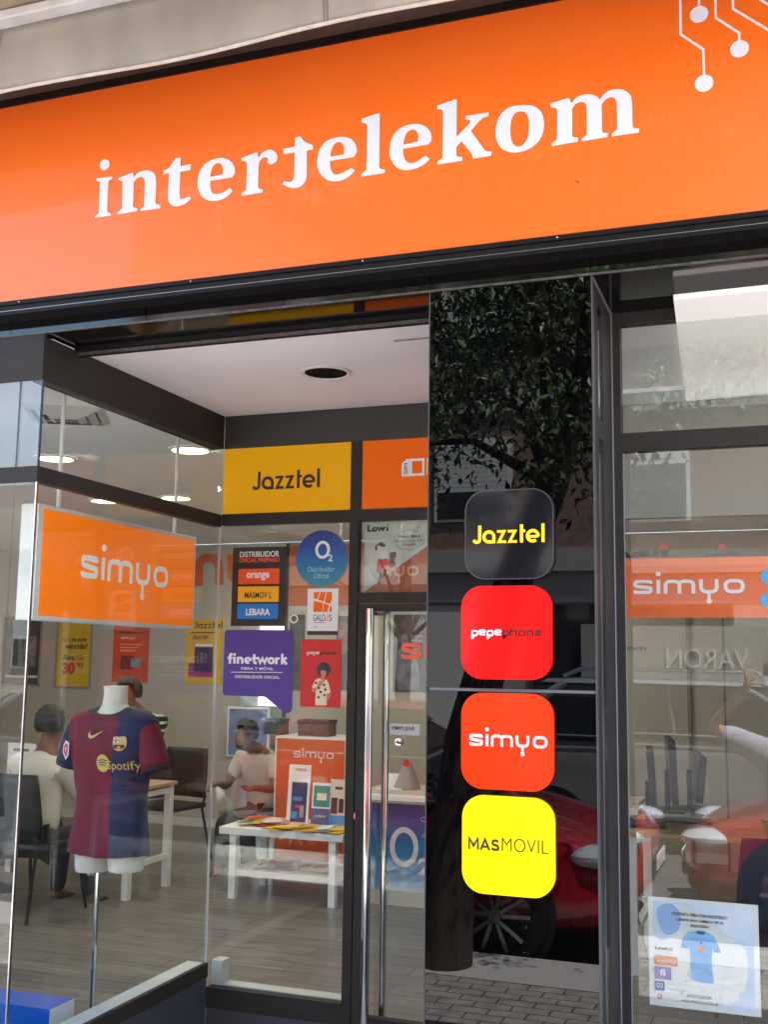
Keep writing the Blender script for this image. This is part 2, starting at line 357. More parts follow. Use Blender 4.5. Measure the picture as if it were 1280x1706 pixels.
sheet('recess_paving', XC, XP0, YF+.02, YR-.04, ZP+.004, mt('dark_granite_floor', (.50, .49, .48), .6, var=.15, vscale=90))  # unseen floor, made pale to bounce light up to the recess ceiling
sheet('shop_floor', -8.2, 3.2, YR+.0, YB, 0, M_wood); sheet('shop_floor', -8.2, XC, YF+.05, YR, 0, M_wood)
# ------------------------------------------------------------------ the shop building
shop = thing('shop_building', 'ground floor shop with black polished pillar, dark fascia and white recess ceiling', 'building', (-1, YF, ZP))
def part(name, mat, *boxes, parent=shop, bev=0, smooth=False):
    b = MB()
    for q in boxes: b.box(*q, bev=bev)
    return b.build(name, mat, parent, smooth=smooth)
# pillar: two slabs with a joint
zj = PY(850, 1151, YF).z
part('pillar_slab', M_black, (XP0, XP1, YF, YF+.03, zj+.006, ZS-.003)); part('pillar_slab', M_black, (XP0, XP1, YF, YF+.03, ZP+.1, zj-.004))
part('joint_filler', mt('grey_sealant', (.16, .16, .17), .4), (XP0+.004, XP1-.002, YF+.004, YF+.02, zj-.0035, zj+.0055))
part('pillar_edge_trim', mt('dark_seam', (.07, .07, .07), .5), (XP0-.004, XP0-.0005, YF-.001, YF+.03, ZP+.1, ZS-.004), (XP1+.0005, XP1+.004, YF-.001, YF+.03, ZP+.1, ZS-.004))
part('pillar_core', M_black, (XP0, XP1-.02, YF+.031, YF+.42, ZP, ZS-.003))
part('plinth_strip', M_frame, (XP0-.004, XP1+.004, YF-.004, YF+.03, ZP, ZP+.095))
# fascia under the sign: black bands, slab joints
zf1 = PY(850, 445, YF).z
part('lintel_face', M_lintel, *[(a, b-.003, YF, YF+.04, ZS, 3.1) for a, b in ((-6, -2.72), (-2.72, -2.13), (-2.13, -1.585), (-1.585, XP0+.003), (XP0+.003, XP1+.003), (XP1+.003, 1.5))])
part('lintel_underside', M_lintel, (XC-3.4, XP0-.003, YF, YF+.215, ZS-.004, ZS-.001), (XP1+.003, 1.5, YF, YW+.02, ZS-.004, ZS-.001))
part('lintel_edge_trim', mt('worn_steel_trim', (.09, .085, .08), .5, .3, var=.4, vscale=40), (-6, 1.5, YF-.006, YF-.0005, ZS-.006, ZS+.001))
zl = PY(640, 444, YF-.09).z; zs0 = FY(YF-.085).uv(640, 427)[1]
part('sign_ledge', M_blackmetal, (-6, 1.5, YF-.083, YF-.0005, zl-.014, zs0-.017))
part('ledge_bead', mt('dull_steel', (.3, .3, .3), .35, .8), (-6, 1.5, YF-.0845, YF-.0835, zl-.001, zl+.001))
part('shutter_guide', M_blackmetal, (XC+.0, XP0-.001, YF+.216, YF+.232, ZC-.05+.03, ZC+.2), (XC, XP0-.001, YF+.185, YF+.2145, ZC-.004, ZS-.005))
part('shutter_slat_edge', mt('worn_steel_trim', (.3, .3, .3)), (XC, XP0-.001, YF+.206, YF+.2155, ZC-.018, ZC-.006))
part('recess_ceiling', M_ceil, (XC+.002, XP0-.001, YF+.2325, YR-.001, ZC, ZC+.02))
part('ceiling_stain', M_stain, (PZ(657, 568, ZC).x, XP0-.02, PZ(657, 568, ZC).y-.01, PZ(657, 568, ZC).y+.008, ZC-.0015, ZC-.0002))
part('upper_wall', mt('shop_render', (.3, .28, .26), .8, var=.1), (-6, 1.5, YF+.05, YF+.3, 3.101, 4.6))
part('shop_ceiling', M_ceil, (-8.2, XC-.002, YF+.05, YB, 2.82, 2.84), (XC-.002, 3.2, YR+.03, YB, 2.82, 2.84), (XC+.5, 3.2, YW+.051, YR+.029, 2.8405, 2.842))
part('roof_slab', M_wall, (-8.3, 3.3, YF+.31, YB+.2, 2.86, 3.1))
part('back_wall', M_wall, (-8.2, 3.2, YB, YB+.1, 0, 2.819))
part('left_wall', M_wall, (-8.3, -8.201, YF+.05, YB, 0, 2.819)); part('right_wall', M_wall, (3.201, 3.3, YF+.05, YB, 0, 2.819))
M_skirt = mt('white_skirting', (.6, .6, .57), .5)
part('skirting', M_skirt, (-8.2, 3.2, YB-.014, YB-.001, 0, .08))
part('bulkhead', mt('grey_bulkhead', (.34, .34, .31), .7), (XP0+.02, 3.2, YR+.25, YR+.30, 2.3, 2.819))
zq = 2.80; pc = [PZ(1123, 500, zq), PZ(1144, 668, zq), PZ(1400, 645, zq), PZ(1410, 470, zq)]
t = thing('ceiling_light_panel', 'large pale luminous panel under the ceiling behind the top right pane', 'ceiling light', tuple(pc[0])); MB().prism([tuple(p) for p in pc], (0, 0, .018)).build('panel', mt('luminous_panel', (.8, .76, .73), .5, emit=.06), t)  # pale ceiling panel; its glow is added to brighten it, no known lamp
# small recessed downlight in the recess ceiling (unlit)
dl = PZ(543, 620, ZC)
t = thing('recessed_downlight', 'unlit black round downlight set in the white recess ceiling outside the door', 'ceiling light', (dl.x, dl.y, ZC))
b = MB()
b.loft([[(dl.x+r*math.cos(a), dl.y+r*math.sin(a), z) for a in [i*math.pi/20 for i in range(40)]] for r, z in ((.105, ZC-.001), (.107, ZC-.006), (.095, ZC-.008), (.088, ZC-.004))], cap0=False, cap1=False)
b.build('trim_ring', M_whitep, t, smooth=True)
b = MB(); b.loft([[(dl.x+r*math.cos(a), dl.y+r*math.sin(a), z) for a in [i*math.pi/20 for i in range(40)]] for r, z in ((.09, ZC-.004), (.085, ZC-.0022), (.06, ZC-.0015))], cap0=False)
b.build('dark_bowl', mt('matt_black', (.004, .004, .004), .7, spec=.1), t, smooth=True)
b = MB(); [b.tube([(dl.x+r*math.cos(a), dl.y+r*math.sin(a), ZC-.003) for a in [i*math.pi/16 for i in range(33)]], .0018, 6) for r in (.04, .062)]
b.build('baffle_ring', M_blackmetal, t, smooth=True)
# ------------------------------------------------------------------ the signboard
YS = YF-.085
SP = FY(YS)
zs0, zs1 = SP.uv(640, 427)[1], SP.uv(640, 58)[1]
sign = thing('shop_sign', 'long orange signboard with white intertelekom lettering above the doorway', 'sign', (-1.2, YS, zs0))
MB().box(-5.5, 1.4, YS, YS+.05, zs0, zs1).build('panel', M_sign, sign)
part('frame', M_blackmetal, (-5.5, 1.4, YS-.006, YS+.06, zs0-.016, zs0-.001), (-5.5, 1.4, YS-.006, YS+.06, zs1+.001, zs1+.03), parent=sign)
for x in (-2.62, -1.9, -1.26, -.62, .1): b = MB(); b.ball((x, YS-.007, zs0-.009), .0035, 8, 5); b.build('screw', M_chrome, sign, smooth=True)
def tr(ox, oy, sc_, pts): return [(ox+p[0]/sc_, oy+p[1]/sc_)+tuple(p[2:]) for p in pts]
S = 1
LET = {
 'i': (150, 250, [[(88,385),(298,357),(295,378),(245,415),(230,825),(275,848),(278,875),(72,902),(72,885),(122,850),(138,430),(92,412)],
   [(198,128,S),(245,145,S),(262,190,S),(240,240,S),(190,272,S),(150,252,S),(134,205,S),(152,155,S)]]),
 'n': (150, 250, [[(378,380),(570,305),(580,330),(582,375),(650,305,S),(760,275,S),(850,310,S),(880,400,S),(872,700),(885,725),(940,740),(932,778),(672,815),(675,795),(725,760),(735,430,S),(715,375,S),(680,360,S),(630,378,S),(582,430),(574,755),(590,770),(632,782),(628,815),(370,858),(372,835),(432,785),(438,440,S),(420,415,S),(380,400)]]),
 't': (260, 240, [[(102,365),(180,318,S),(265,195),(332,185),(330,298),(465,275),(460,345),(325,372),(314,670,S),(325,728,S),(360,738,S),(445,702),(468,730),(390,795,S),(270,832,S),(190,800,S),(165,730,S),(178,385),(105,405)]]),
 'e': (260, 240, [[(1015,445),(722,492),(726,600,S),(755,655,S),(808,672,S),(900,650,S),(985,590),(1022,625),(940,710,S),(820,755,S),(700,755,S),(600,680,S),(560,540,S),(580,390,S),(660,270,S),(780,205,S),(900,192,S),(1000,235,S),(1045,310,S),(1055,385)],
   [(722,445),(732,370,S),(765,290,S),(825,255,S),(875,275,S),(897,340,S),(895,408)]]),
 'r': (390, 220, [[(105,352),(300,275),(318,285),(330,350),(385,278,S),(470,240,S),(545,265,S),(578,330,S),(560,395,S),(490,432,S),(445,410),(460,370,S),(435,342,S),(385,348,S),(340,400,S),(328,470),(322,745),(345,760),(388,772),(380,808),(108,852),(105,825),(165,780),(178,430,S),(160,400,S),(108,385)]]),
 'T': (390, 220, [[(818,78),(888,65),(945,130,S),(1050,178),(1055,232),(972,245),(968,580,S),(940,675,S),(870,735,S),(770,748,S),(648,698),(670,662),(745,672,S),(792,645,S),(808,580,S),(812,275),(665,298),(665,230),(815,200)]]),
 'e2': (520, 180, [[(560,655),(242,705),(247,790,S),(272,860,S),(322,892,S),(400,875,S),(530,805),(575,835),(480,925,S),(370,972,S),(250,975,S),(150,920,S),(85,820,S),(75,720,S),(95,590,S),(170,470,S),(290,405,S),(440,390,S),(540,430,S),(590,505,S),(603,580)],
   [(245,655),(255,580,S),(292,490,S),(350,455,S),(402,470,S),(432,530,S),(432,622)]]),
 'l': (520, 180, [[(665,150),(890,75),(908,80),(900,800),(925,820),(975,825),(968,868),(662,915),(665,885),(730,830),(742,260,S),(725,210,S),(665,195)]]),
 'e3': (640, 180, [[(600,485),(255,545),(262,620,S),(290,700,S),(350,738,S),(430,725,S),(560,640),(610,680),(530,755,S),(400,815,S),(260,828,S),(150,770,S),(85,650,S),(85,510,S),(130,370,S),(230,270,S),(370,222,S),(500,225,S),(590,280,S),(630,350,S),(637,425)],
   [(258,495),(272,410,S),(305,330,S),(370,290,S),(430,305,S),(462,370,S),(455,452)]]),
 'k': (710, 160, [[(155,132),(392,50),(412,58),(412,552),(585,370,S),(597,340,S),(580,322,S),(532,318),(540,270),(840,225),(832,268),(740,310,S),(600,465),(780,715,S),(820,742,S),(880,748),(868,798),(630,838),(605,765,S),(475,605),(408,680),(405,795),(430,812),(488,820),(480,865),(158,915),(160,880),(225,830),(232,230,S),(215,185,S),(155,178)]]),
 'o': (810, 150, [[(550,208,S),(650,225,S),(740,300,S),(775,420,S),(765,560,S),(700,690,S),(590,780,S),(450,830,S),(320,830,S),(200,770,S),(140,650,S),(138,500,S),(190,350,S),(290,250,S),(420,212,S)],
   [(470,288,S),(530,305,S),(570,380,S),(578,500,S),(560,640,S),(500,735,S),(430,758,S),(370,730,S),(335,640,S),(328,500,S),(345,390,S),(390,310,S)]]),
 'm': (910, 140, [[(65,265),(300,192),(322,205),(342,262),(405,190,S),(500,150,S),(600,145,S),(680,170,S),(722,215),(790,130,S),(880,85,S),(990,75,S),(1090,115,S),(1145,200,S),(1158,580),(1190,595),(1250,600),(1240,648),(885,702),(888,665),(955,610),(950,280,S),(930,205,S),(885,178,S),(810,200,S),(745,270),(750,640),(770,655),(832,665),(825,708),(480,765),(482,735),(550,680),(545,320,S),(525,260,S),(470,242,S),(400,265,S),(352,330),(352,700),(375,715),(430,722),(425,770),(82,830),(82,798),(152,745),(155,370,S),(135,325,S),(68,312)]]),
}
for k, (ox, oy, loops) in LET.items():
    flat('letter', [[SP.uv(*p) for p in smooth(tr(ox, oy, 8, L))] for L in loops], SP, M_signlet, sign, .0005, .003)
for path, end in (([(988,-60),(990,115),(1065,165),(1068,262)], (1068,278)), ([(1051,-60),(1051,30)], (1051,48)), ([(1105,-60),(1107,60),(1185,110),(1186,146)], (1186,163)), ([(1161,-60),(1165,30),(1340,135)], None), ([(1190,-40),(1340,50)], None)):
    P2 = [SP.uv(640+x/2, y/2) for x, y in path]; lw = .0072
    if end:
        e = SP.uv(640+end[0]/2, end[1]/2); Art().st(P2, lw).sh(ell(e[0], e[1], .0268)).place('circuit_line', SP, (0, 1, 0, 1), (0, 1, 0, 1), M_signlet, sign, .0005, .001)
    else: Art().st(P2, lw).place('circuit_line', SP, (0, 1, 0, 1), (0, 1, 0, 1), M_signlet, sign, .0005, .001)
# scuff on the sign
a, b_ = SP.uv(957, 300); flat('scuff_mark', [[(a, b_), (a+.012, b_-.006), (a+.02, b_-.016), (a+.008, b_-.009)]], SP, mt('scuff', (.35, .06, .01), .6), sign, .0004, .0004)
# ------------------------------------------------------------------ awning
aw = thing('awning', 'beige canvas awning with short grey valance above the orange signboard', 'awning', (-1.5, 2.9, 3.6))
YA = 2.88
va, vb = PY(0, 155, YA).z, PY(0, 50, YA).z
def canvas(name, mat, fx, nx, ny, th=.003):
    bm = bmesh.new(); g = [[bm.verts.new(fx(i/nx, j/ny)) for j in range(ny+1)] for i in range(nx+1)]
    for i in range(nx):
        for j in range(ny): bm.faces.new((g[i][j], g[i+1][j], g[i+1][j+1], g[i][j+1]))
    bmesh.ops.recalc_face_normals(bm, faces=bm.faces)
    me = bpy.data.meshes.new(name); bm.to_mesh(me); bm.free(); o = link(name, me, mat, aw, smooth=True)
    md = o.modifiers.new('s', 'SOLIDIFY'); md.thickness = th; return o
M_val = mt('weathered_grey_canvas', (.33, .31, .265), .85, var=.22, vscale=3.2, bump=.25, bscale=500, stretch=(1, 1, .5))
wob = lambda x, s: math.sin(x*2.3+s)*.010+math.sin(x*6.1+s*2)*.006
canvas('valance', M_val, lambda a, c: (-5.5+7*a, YA+wob(-5.5+7*a, 0)*(1-c)*1.2-.03*(1-c)*math.sin(c*3), va+.008+(vb-va-.01)*c+wob(a*7, 3)*.25*(1-c)), 160, 8)
b = MB(); b.tube([(-5.5+7*i/80, YA-.004+wob(-5.5+7*i/80, 0)*1.2, va+.006+wob(i/80*7, 3)*.25) for i in range(81)], .0065, 8)
b.build('hem_piping', mt('cream_piping', (.62, .58, .5), .7, var=.1, vscale=30), aw, smooth=True)
for x in (PY(3, 70, YA).x, PY(545, 20, YA).x-.0, PY(550, 20, YA).x, -3.4, -.2): b = MB(); b.tube([(x+rnd.uniform(-.003, .003), YA-.006+wob(x, 0)*(1-c)*1.2-.03*(1-c)*math.sin(c*3), va+.01+(vb-va-.02)*c) for c in (0, .2, .4, .6, .8, 1)], .0016, 6); b.build('stitching', mt('canvas_seam', (.2, .19, .16), .8), aw)
b = MB(); b.box(-5.5, 1.5, YA-.055, YA+.012, vb, vb+.034, bev=.006); b.build('front_bar', mt('aged_white_bar', (.62, .62, .6), .45, var=.12, vscale=9), aw)
M_can = mt('tan_canvas', (.46, .38, .24), .85, var=.12, vscale=5, bump=.2, bscale=400)
_b = M_can.node_tree.nodes['Principled BSDF']; _b.inputs['Transmission Weight'].default_value = 0
canvas('canvas', M_can, lambda a, c: (-5.5+7*a, YA-.03-.80*c, vb+.04+.06*c-.03*math.sin(c*3.1)+.012*math.sin(a*40)*c), 80, 10)
for x in (-3.55, .9): part('arm', M_white, (x, x+.05, 2.35, YA-.06, vb, vb+.03), parent=aw)
canvas('upper_canvas', M_can, lambda a, c: (-5.5+7*a, YA+.0+.5*c, vb+.036+.2*c), 20, 3)
# ------------------------------------------------------------------ square signs on the pillar: unlit gloss panels, faint glow added to their colours
PF = FY(YF)
def glowmat(name, col, e, c2=None, z0=0, z1=1):
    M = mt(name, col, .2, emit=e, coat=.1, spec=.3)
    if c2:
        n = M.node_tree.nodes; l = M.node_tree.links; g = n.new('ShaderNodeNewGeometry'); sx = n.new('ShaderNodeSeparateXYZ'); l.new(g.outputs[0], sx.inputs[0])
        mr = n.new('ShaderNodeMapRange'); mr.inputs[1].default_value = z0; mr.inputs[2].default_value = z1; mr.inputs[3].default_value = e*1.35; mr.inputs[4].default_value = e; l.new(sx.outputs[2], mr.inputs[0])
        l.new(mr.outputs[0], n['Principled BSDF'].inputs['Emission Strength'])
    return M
def app(label, u0, v0, u1, v1, face, dep=.016):
    x0, x1, z0, z1 = PF.rect(u0, v0, u1, v1); r = (x1-x0)*.235
    t = thing('square_sign', label, 'sign', ((x0+x1)/2, YF, z0), group='round-cornered square brand signs on the pillar')
    flat('panel', [rrect(x0, x1, z0, z1, r, 10)], PF, face, t, .001, dep)
    flat('rim', [rrect(x0-.0012, x1+.0012, z0-.0012, z1+.0012, r, 10), rrect(x0+.0022, x1-.0022, z0+.0022, z1-.0022, r-.002, 10)[::-1]], PF, mt('clear_acrylic_edge', (.05, .05, .055), .2) if face.name[0] == 'b' else face, t, .0008, dep+.0008)
    return t, dep+.0022
HD = 0
t, hh = app('black gloss square sign with yellow Jazztel wordmark, topmost on the pillar', 778, 817, 924, 965, mt('black_acrylic_face', (.010, .010, .012), .06, coat=0))
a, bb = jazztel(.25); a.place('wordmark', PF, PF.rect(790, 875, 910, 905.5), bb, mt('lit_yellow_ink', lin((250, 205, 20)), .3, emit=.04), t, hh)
t, hh = app('bright pure red square sign with pepephone wordmark in white and black', 772, 977, 921.5, 1131.5, glowmat('lit_red_face', (1.0, .0, .0), .04))
p, q, bb = pepephone(); rr = PF.rect(788, 1045, 906, 1065)
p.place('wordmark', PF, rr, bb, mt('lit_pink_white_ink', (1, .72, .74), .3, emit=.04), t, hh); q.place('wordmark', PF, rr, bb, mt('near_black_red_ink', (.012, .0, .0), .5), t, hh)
t, hh = app('bright orange-red square sign with pale simyo wordmark below the slab joint', 772, 1155.5, 924, 1315, glowmat('lit_orange_red_face', (1.0, .033, .0), .04))
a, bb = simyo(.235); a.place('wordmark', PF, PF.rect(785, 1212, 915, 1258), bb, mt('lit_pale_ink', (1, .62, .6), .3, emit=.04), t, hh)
x0, x1, z0, z1 = PF.rect(773.5, 1327, 926, 1490)
t, hh = app('bright yellow square sign with black MASMOVIL lettering, lowest on the pillar', 773.5, 1327, 926, 1490, glowmat('lit_yellow_face', (.98, .76, .0), .04, True, z0, z0+(z1-z0)*.5))
ma = Art(); ma.st([(.12, 0), (.12, 1), (.6, .3), (1.08, 1), (1.08, 0)], .22); ma.st([(1.38, 0), (1.85, .96), (2.32, 0)], .22); ma.st([(1.6, .3), (2.1, .3)], .18); ma.st([(3.25, .78), (3.15, .9), (2.7, .9), (2.65, .56), (3.25, .46), (3.3, .1), (2.75, .1), (2.6, .24)], .22, .2)
ma.place('wordmark', PF, PF.rect(783, 1395, 835, 1414.5), (0, 3.4, 0, 1.05), M_dark, t, hh); text('wordmark', 'MOVIL', PF, PF.rect(839, 1396.5, 916, 1419), M_dark, t, hh, bold=-.012)
# ------------------------------------------------------------------ shop windows and doorway
ZB0, ZB1, ZH = 2.287, 2.346, 2.673
def frame_part(name, parent, *boxes, mat=None): return part(name, mat or M_frame, *boxes, parent=parent)
M_gran = mt('speckled_granite', (.02, .022, .026), .45, col2=(.09, .1, .115), vscale=230)
M_sill = mt('white_sill', (.68, .68, .66), .45, var=.06, vscale=5)
# left window: return into the doorway
lw = thing('side_window', 'frameless side window of the doorway recess with a mid bar, mannequin behind it', 'window', (XC, 4, ZP))
frame_part('header', lw, (XC-.05, XC, YF+.012, YR-.003, ZH, ZC-.001)); frame_part('header_inner_face', lw, (XC-.058, XC-.0505, YF+.02, YR-.003, ZH-.004, ZC-.001), mat=M_frame2)
frame_part('mid_bar', lw, (XC-.04, XC, YF+.012, YR-.003, ZB0, ZB1))
b = MB(); b.box(XC-.014, XC-.004, YF+.012, YR-.004, ZB1-.005, ZH+.002); b.build('pane', M_gl2, lw)
b = MB(); b.box(XC-.014, XC-.004, YF+.012, YR-.004, .262, ZB0+.004); b.build('pane', M_gl2, lw)
part('sill', M_sill, (XC-.095, XC-.0145, YF+.01, YR-.012, .225, .262), (XC-.14, XC-.096, YF+.01, YR-.012, 0.0, .225), parent=lw)
frame_part('bottom_rail', lw, (XC-.0143, XC+.008, YF+.012, YR-.003, .20, .2615))
part('granite_plinth', M_gran, (XC-.09, XC+.002, YF+.012, YR-.003, ZP, .1995), parent=lw)
part('edge_seal', mt('silicone', (.5, .52, .52), .3), (XC-.0135, XC-.002, YR-.0035, YR-.0005, .262, ZB0), parent=lw)
# left window: street front
fw = thing('front_window', 'street-front window left of the doorway, glass panels joined edge to edge', 'window', (-3.6, YF, ZP))
frame_part('header', fw, (-6, XC, YF-.002, YF+.0115, ZH, ZC+.012)); frame_part('mid_bar', fw, (-6, XC-.001, YF+.001, YF+.0113, ZB0, ZB1))
xj = PY(29, 700, YF).x
for a, c in ((-6, xj-.0015), (xj+.0015, XC-.001)):
    b = MB(); b.box(a, c, YF+.002, YF+.010, ZB1-.004, ZH+.002); b.build('pane', M_gl, fw)
    b = MB(); b.box(a, c, YF+.002, YF+.010, .262, ZB0+.003); b.build('pane', M_gl, fw)
part('corner_strip', M_alu, (XC-.003, XC+.002, YF-.001, YF+.011, .262, ZB0-.001), parent=fw)
part('corner_seal', mt('dark_silicone', (.05, .06, .06), .3), (XC-.0025, XC+.0015, YF, YF+.011, ZB1, ZH-.001), parent=fw)
part('joint_seal', mt('dark_silicone', (.05, .06, .06)), (xj-.0013, xj+.0013, YF+.002, YF+.0098, ZB1, ZH), parent=fw)
part('granite_plinth', M_gran, (-6, XC-.0005, YF-.001, YF+.0115, ZP, .2), parent=fw); part('sill', M_sill, (-6, XC-.15, YF+.013, YF+.2, .2, .262), parent=fw)
# back of the recess: sidelight, transoms
XM0, XM1 = -1.894, -1.838
sl = thing('sidelight', 'fixed sidelight and transom frame left of the glass door', 'window', (-2.2, YR, ZP))
frame_part('fascia', sl, (XC+.001, XP0-.001, YR, YR+.045, ZH, ZC-.0005), mat=M_frame2)
frame_part('transom_bar', sl, (XC+.001, XP0-.001, YR-.003, YR+.045, 2.295, 2.349))
frame_part('mullion', sl, (XM0, XM1, YR-.002, YR+.045, 2.3495, ZH-.0005)); frame_part('mullion', sl, (XM0-.001, XM1-.014, YR-.002, YR+.045, ZP, 2.2945))
frame_part('bottom_rail', sl, (XC+.001, XM0-.0015, YR-.003, YR+.045, .065, .155)); part('granite_plinth', M_gran, (XC+.003, XM0-.0015, YR, YR+.045, ZP, .0645), parent=sl)
part('white_sill', M_sill, (XC-.0, XM0-.0015, YR+.046, YR+.12, .09, .16), (XC+.0, XC+.055, YR+.046, YR+.12, .161, .262), parent=sl)
b = MB(); b.box(XC+.001, XM0-.0015, YR+.015, YR+.023, .15, 2.296); b.build('pane', M_gl2, sl)
frame_part('edge_gap', sl, (XM1-.0135, XM1-.010, YR+.02, YR+.04, ZP, 2.294), mat=M_plast_black)
b = MB(); b.box(XM1-.014+.004, XP0-.001, YR+.015, YR+.023, 1.96, 2.296); b.build('pane', M_gl2, sl)
frame_part('door_head', sl, (XM1-.0135, XP0-.001, YR-.002, YR+.045, 1.915, 1.963))
# door
dr = thing('glass_door', 'dark framed glass entrance door with long steel pull handles', 'door', (-1.45, YR, ZP+.02))
frame_part('stile', dr, (XM1-.009, -1.803, YR-.002, YR+.04, ZP+.02, 1.911)); frame_part('stile', dr, (-1.115, XP0-.004, YR-.002, YR+.04, ZP+.02, 1.911))
frame_part('top_rail', dr, (-1.8025, -1.1155, YR-.0015, YR+.04, 1.877, 1.911)); frame_part('bottom_rail', dr, (-1.8025, -1.1155, YR-.0015, YR+.04, ZP+.02, .112))
b = MB(); b.box(-1.8025, -1.1155, YR+.014, YR+.022, .11, 1.88); b.build('pane', M_gl, dr)
b = MB(); b.tube([(-1.762, YR-.065, -.03), (-1.762, YR-.065, 1.885)], .019, 20)
h1 = b.build('pull_handle', M_chrome, dr, smooth=True)
b = MB(); [b.tube([(-1.762, YR-.05, z), (-1.79, YR+.0, z)], .009, 10) for z in (.0, 1.868)]; b.build('standoff', M_chrome, h1, smooth=True)
b = MB(); b.tube([(-1.745, YR+.11, .02), (-1.745, YR+.11, 1.9)], .017, 20)
h2 = b.build('pull_handle', M_chrome, dr, smooth=True)
b = MB(); [b.tube([(-1.745, YR+.10, z), (-1.775, YR+.04, z)], .009, 10) for z in (.0, 1.868)]; b.build('standoff', M_chrome, h2, smooth=True)
RP = FY(YR); RI = FY(YR+.013)
p0 = RP.uv(591.5, 1359)
flat('latch', [rrect(p0[0]-.004, p0[0]+.004, p0[1]-.014, p0[1]+.014, .004)], RP, M_chrome, dr, .003, .003)
x0, x1, z0, z1 = RP.rect(648, 1206, 698, 1225)
ps = thing('push_label', 'clear sticker reading EMPUJAR on the door glass behind the handle', 'label', (x0, YR, z0))
GP = FY(YR+.0135)
flat('label', [rrect(x0, x1, z0, z1, .003)], GP, mt('clear_label', (.52, .53, .5), .25), ps, .0005, .0006)
text('lettering', 'EMPUJAR', GP, (x0+.012, x1-.022, z0+.017, z1-.012), M_dark, ps, .0015, bold=.01)
vl = thing('door_lettering', 'orange simyo film lettering on the door glass, mostly hidden by the pillar', 'lettering', tuple(GP.at(*GP.uv(690, 1098))))
a, bb = simyo(.26); c0 = GP.uv(669, 1098); c1 = GP.uv(700, 1071); un = (c1[0]-c0[0])/1.15; a.place('wordmark', GP, (c0[0], c0[0]+7.02*un, c0[1]-.7*(c1[1]-c0[1]), c0[1]+1.6*(c1[1]-c0[1])), bb, mt('coral_film', lin((250, 105, 70)), .45), vl, .002)
lk = thing('door_lock', 'round chrome lock on the door glass under the push label', 'lock', (RP.uv(664, 1235)[0], YR, RP.uv(664, 1235)[1]))
lx, lz = RP.uv(664, 1236); b = MB()
b.loft([[(lx+r*math.cos(a), y, lz+r*math.sin(a)) for a in [i*math.pi/12 for i in range(24)]] for r, y in ((.021, YR+.013), (.021, YR+.003), (.017, YR-.002), (.008, YR-.0035))])
b.build('lock_rose', M_chrome, lk, smooth=True); part('keyhole', M_plast_black, (lx-.0015, lx+.0015, YR-.0045, YR-.0036, lz-.006, lz+.006), parent=lk)
# right window
rw = thing('right_window', 'right-hand brown framed shop window with transom, set back beside the pillar', 'window', (.4, YW, ZP))
X0, X1 = -.533, -.502
frame_part('jamb', rw, (X0, X1, YW-.002, YW+.05, ZP, ZS-.005))
frame_part('head', rw, (X1+.0005, 3, YW-.001, YW+.05, 2.806, ZS-.005)); frame_part('transom_bar', rw, (X1+.0005, 3, YW-.0015, YW+.05, 2.363, 2.425))
for a, c in ((2.42, 2.81), (.25, 2.368)):
    b = MB(); b.box(X1+.0005, 1.0, YW+.012, YW+.020, a, c); b.build('pane', M_glr, rw)
    b = MB(); b.box(1.0035, 3, YW+.012, YW+.020, a, c); b.build('pane', M_glr, rw)
frame_part('bottom_rail', rw, (X1+.0005, 3, YW-.001, YW+.05, .16, .255)); part('granite_plinth', M_gran, (X1+.0005, 3, YW, YW+.05, ZP, .1595), parent=rw)
frame_part('return_frame', rw, (X0-.014, X0-.0005, YF+.04, YF+.12, ZP, ZS-.005), (X0-.014, X0-.0005, YF+.22, YW+.045, ZP, ZS-.005), (X0-.014, X0-.0005, YF+.1205, YF+.2195, 2.80, ZS-.005), (X0-.014, X0-.0005, YF+.1205, YF+.2195, 2.363, 2.425), (X0-.014, X0-.0005, YF+.1205, YF+.2195, ZP, .3))
b = MB(); b.box(X0-.010, X0-.004, YF+.1205, YF+.2195, .3, 2.8); b.build('return_pane', glass('return_glass', .10), rw)
b = MB(); b.tube([(X0+.003, YW-.006, ZP), (X0+.003, YW-.006, ZS-.006)], .0035, 6); b.tube([(X0+.002, YF+.01, ZS-.007), (X0+.002, YW-.01, ZS-.007)], .004, 6)
b.tube([(X1+.0035, YW+.010, .26), (X1+.0035, YW+.010, 2.36)], .0028, 6)
b.build('sealant_bead', mt('grey_sealant', (.16, .16, .17)), rw)
# ------------------------------------------------------------------ film signs in the recess
def board(label, pl, rect, mat, name='sign_board', cat='sign', r=0, h=.001, th=.003, group=None):
    x0, x1, z0, z1 = rect; p = pl.at((x0+x1)/2, z0)
    t = thing(name, label, cat, tuple(p), group=group)
    flat('panel', [rrect(x0, x1, z0, z1, r)], pl, mat, t, h, th); return t, h+th+.0003
def disc_board(label, pl, c, rx, ry, mat, name, cat):
    p = pl.at(c[0], c[1]-ry); t = thing(name, label, cat, tuple(p)); flat('panel', [ell(c[0], c[1], rx, ry, 56)], pl, mat, t, .001, .0012); return t, .0026
t, hh = board('yellow transom panel with black Jazztel wordmark at the back of the recess', RP, (XC+.002, XM0-.0005, 2.3495, ZH-.0008), M_yel, h=-.006, th=.004)
a, bb = jazztel(); a.place('wordmark', RP, RP.rect(420, 783, 533, 814), bb, M_dark, t, -.0015)
t, hh = board('orange transom panel above the door, sim card drawing cut off by the pillar', RP, (XM1+.0005, XP0-.002, 2.3495, ZH-.0008), M_org, h=-.006, th=.004)
x0, x1, z0, z1 = RP.rect(669.5, 764, 707.5, 793); c = .012; ww = x1-x0
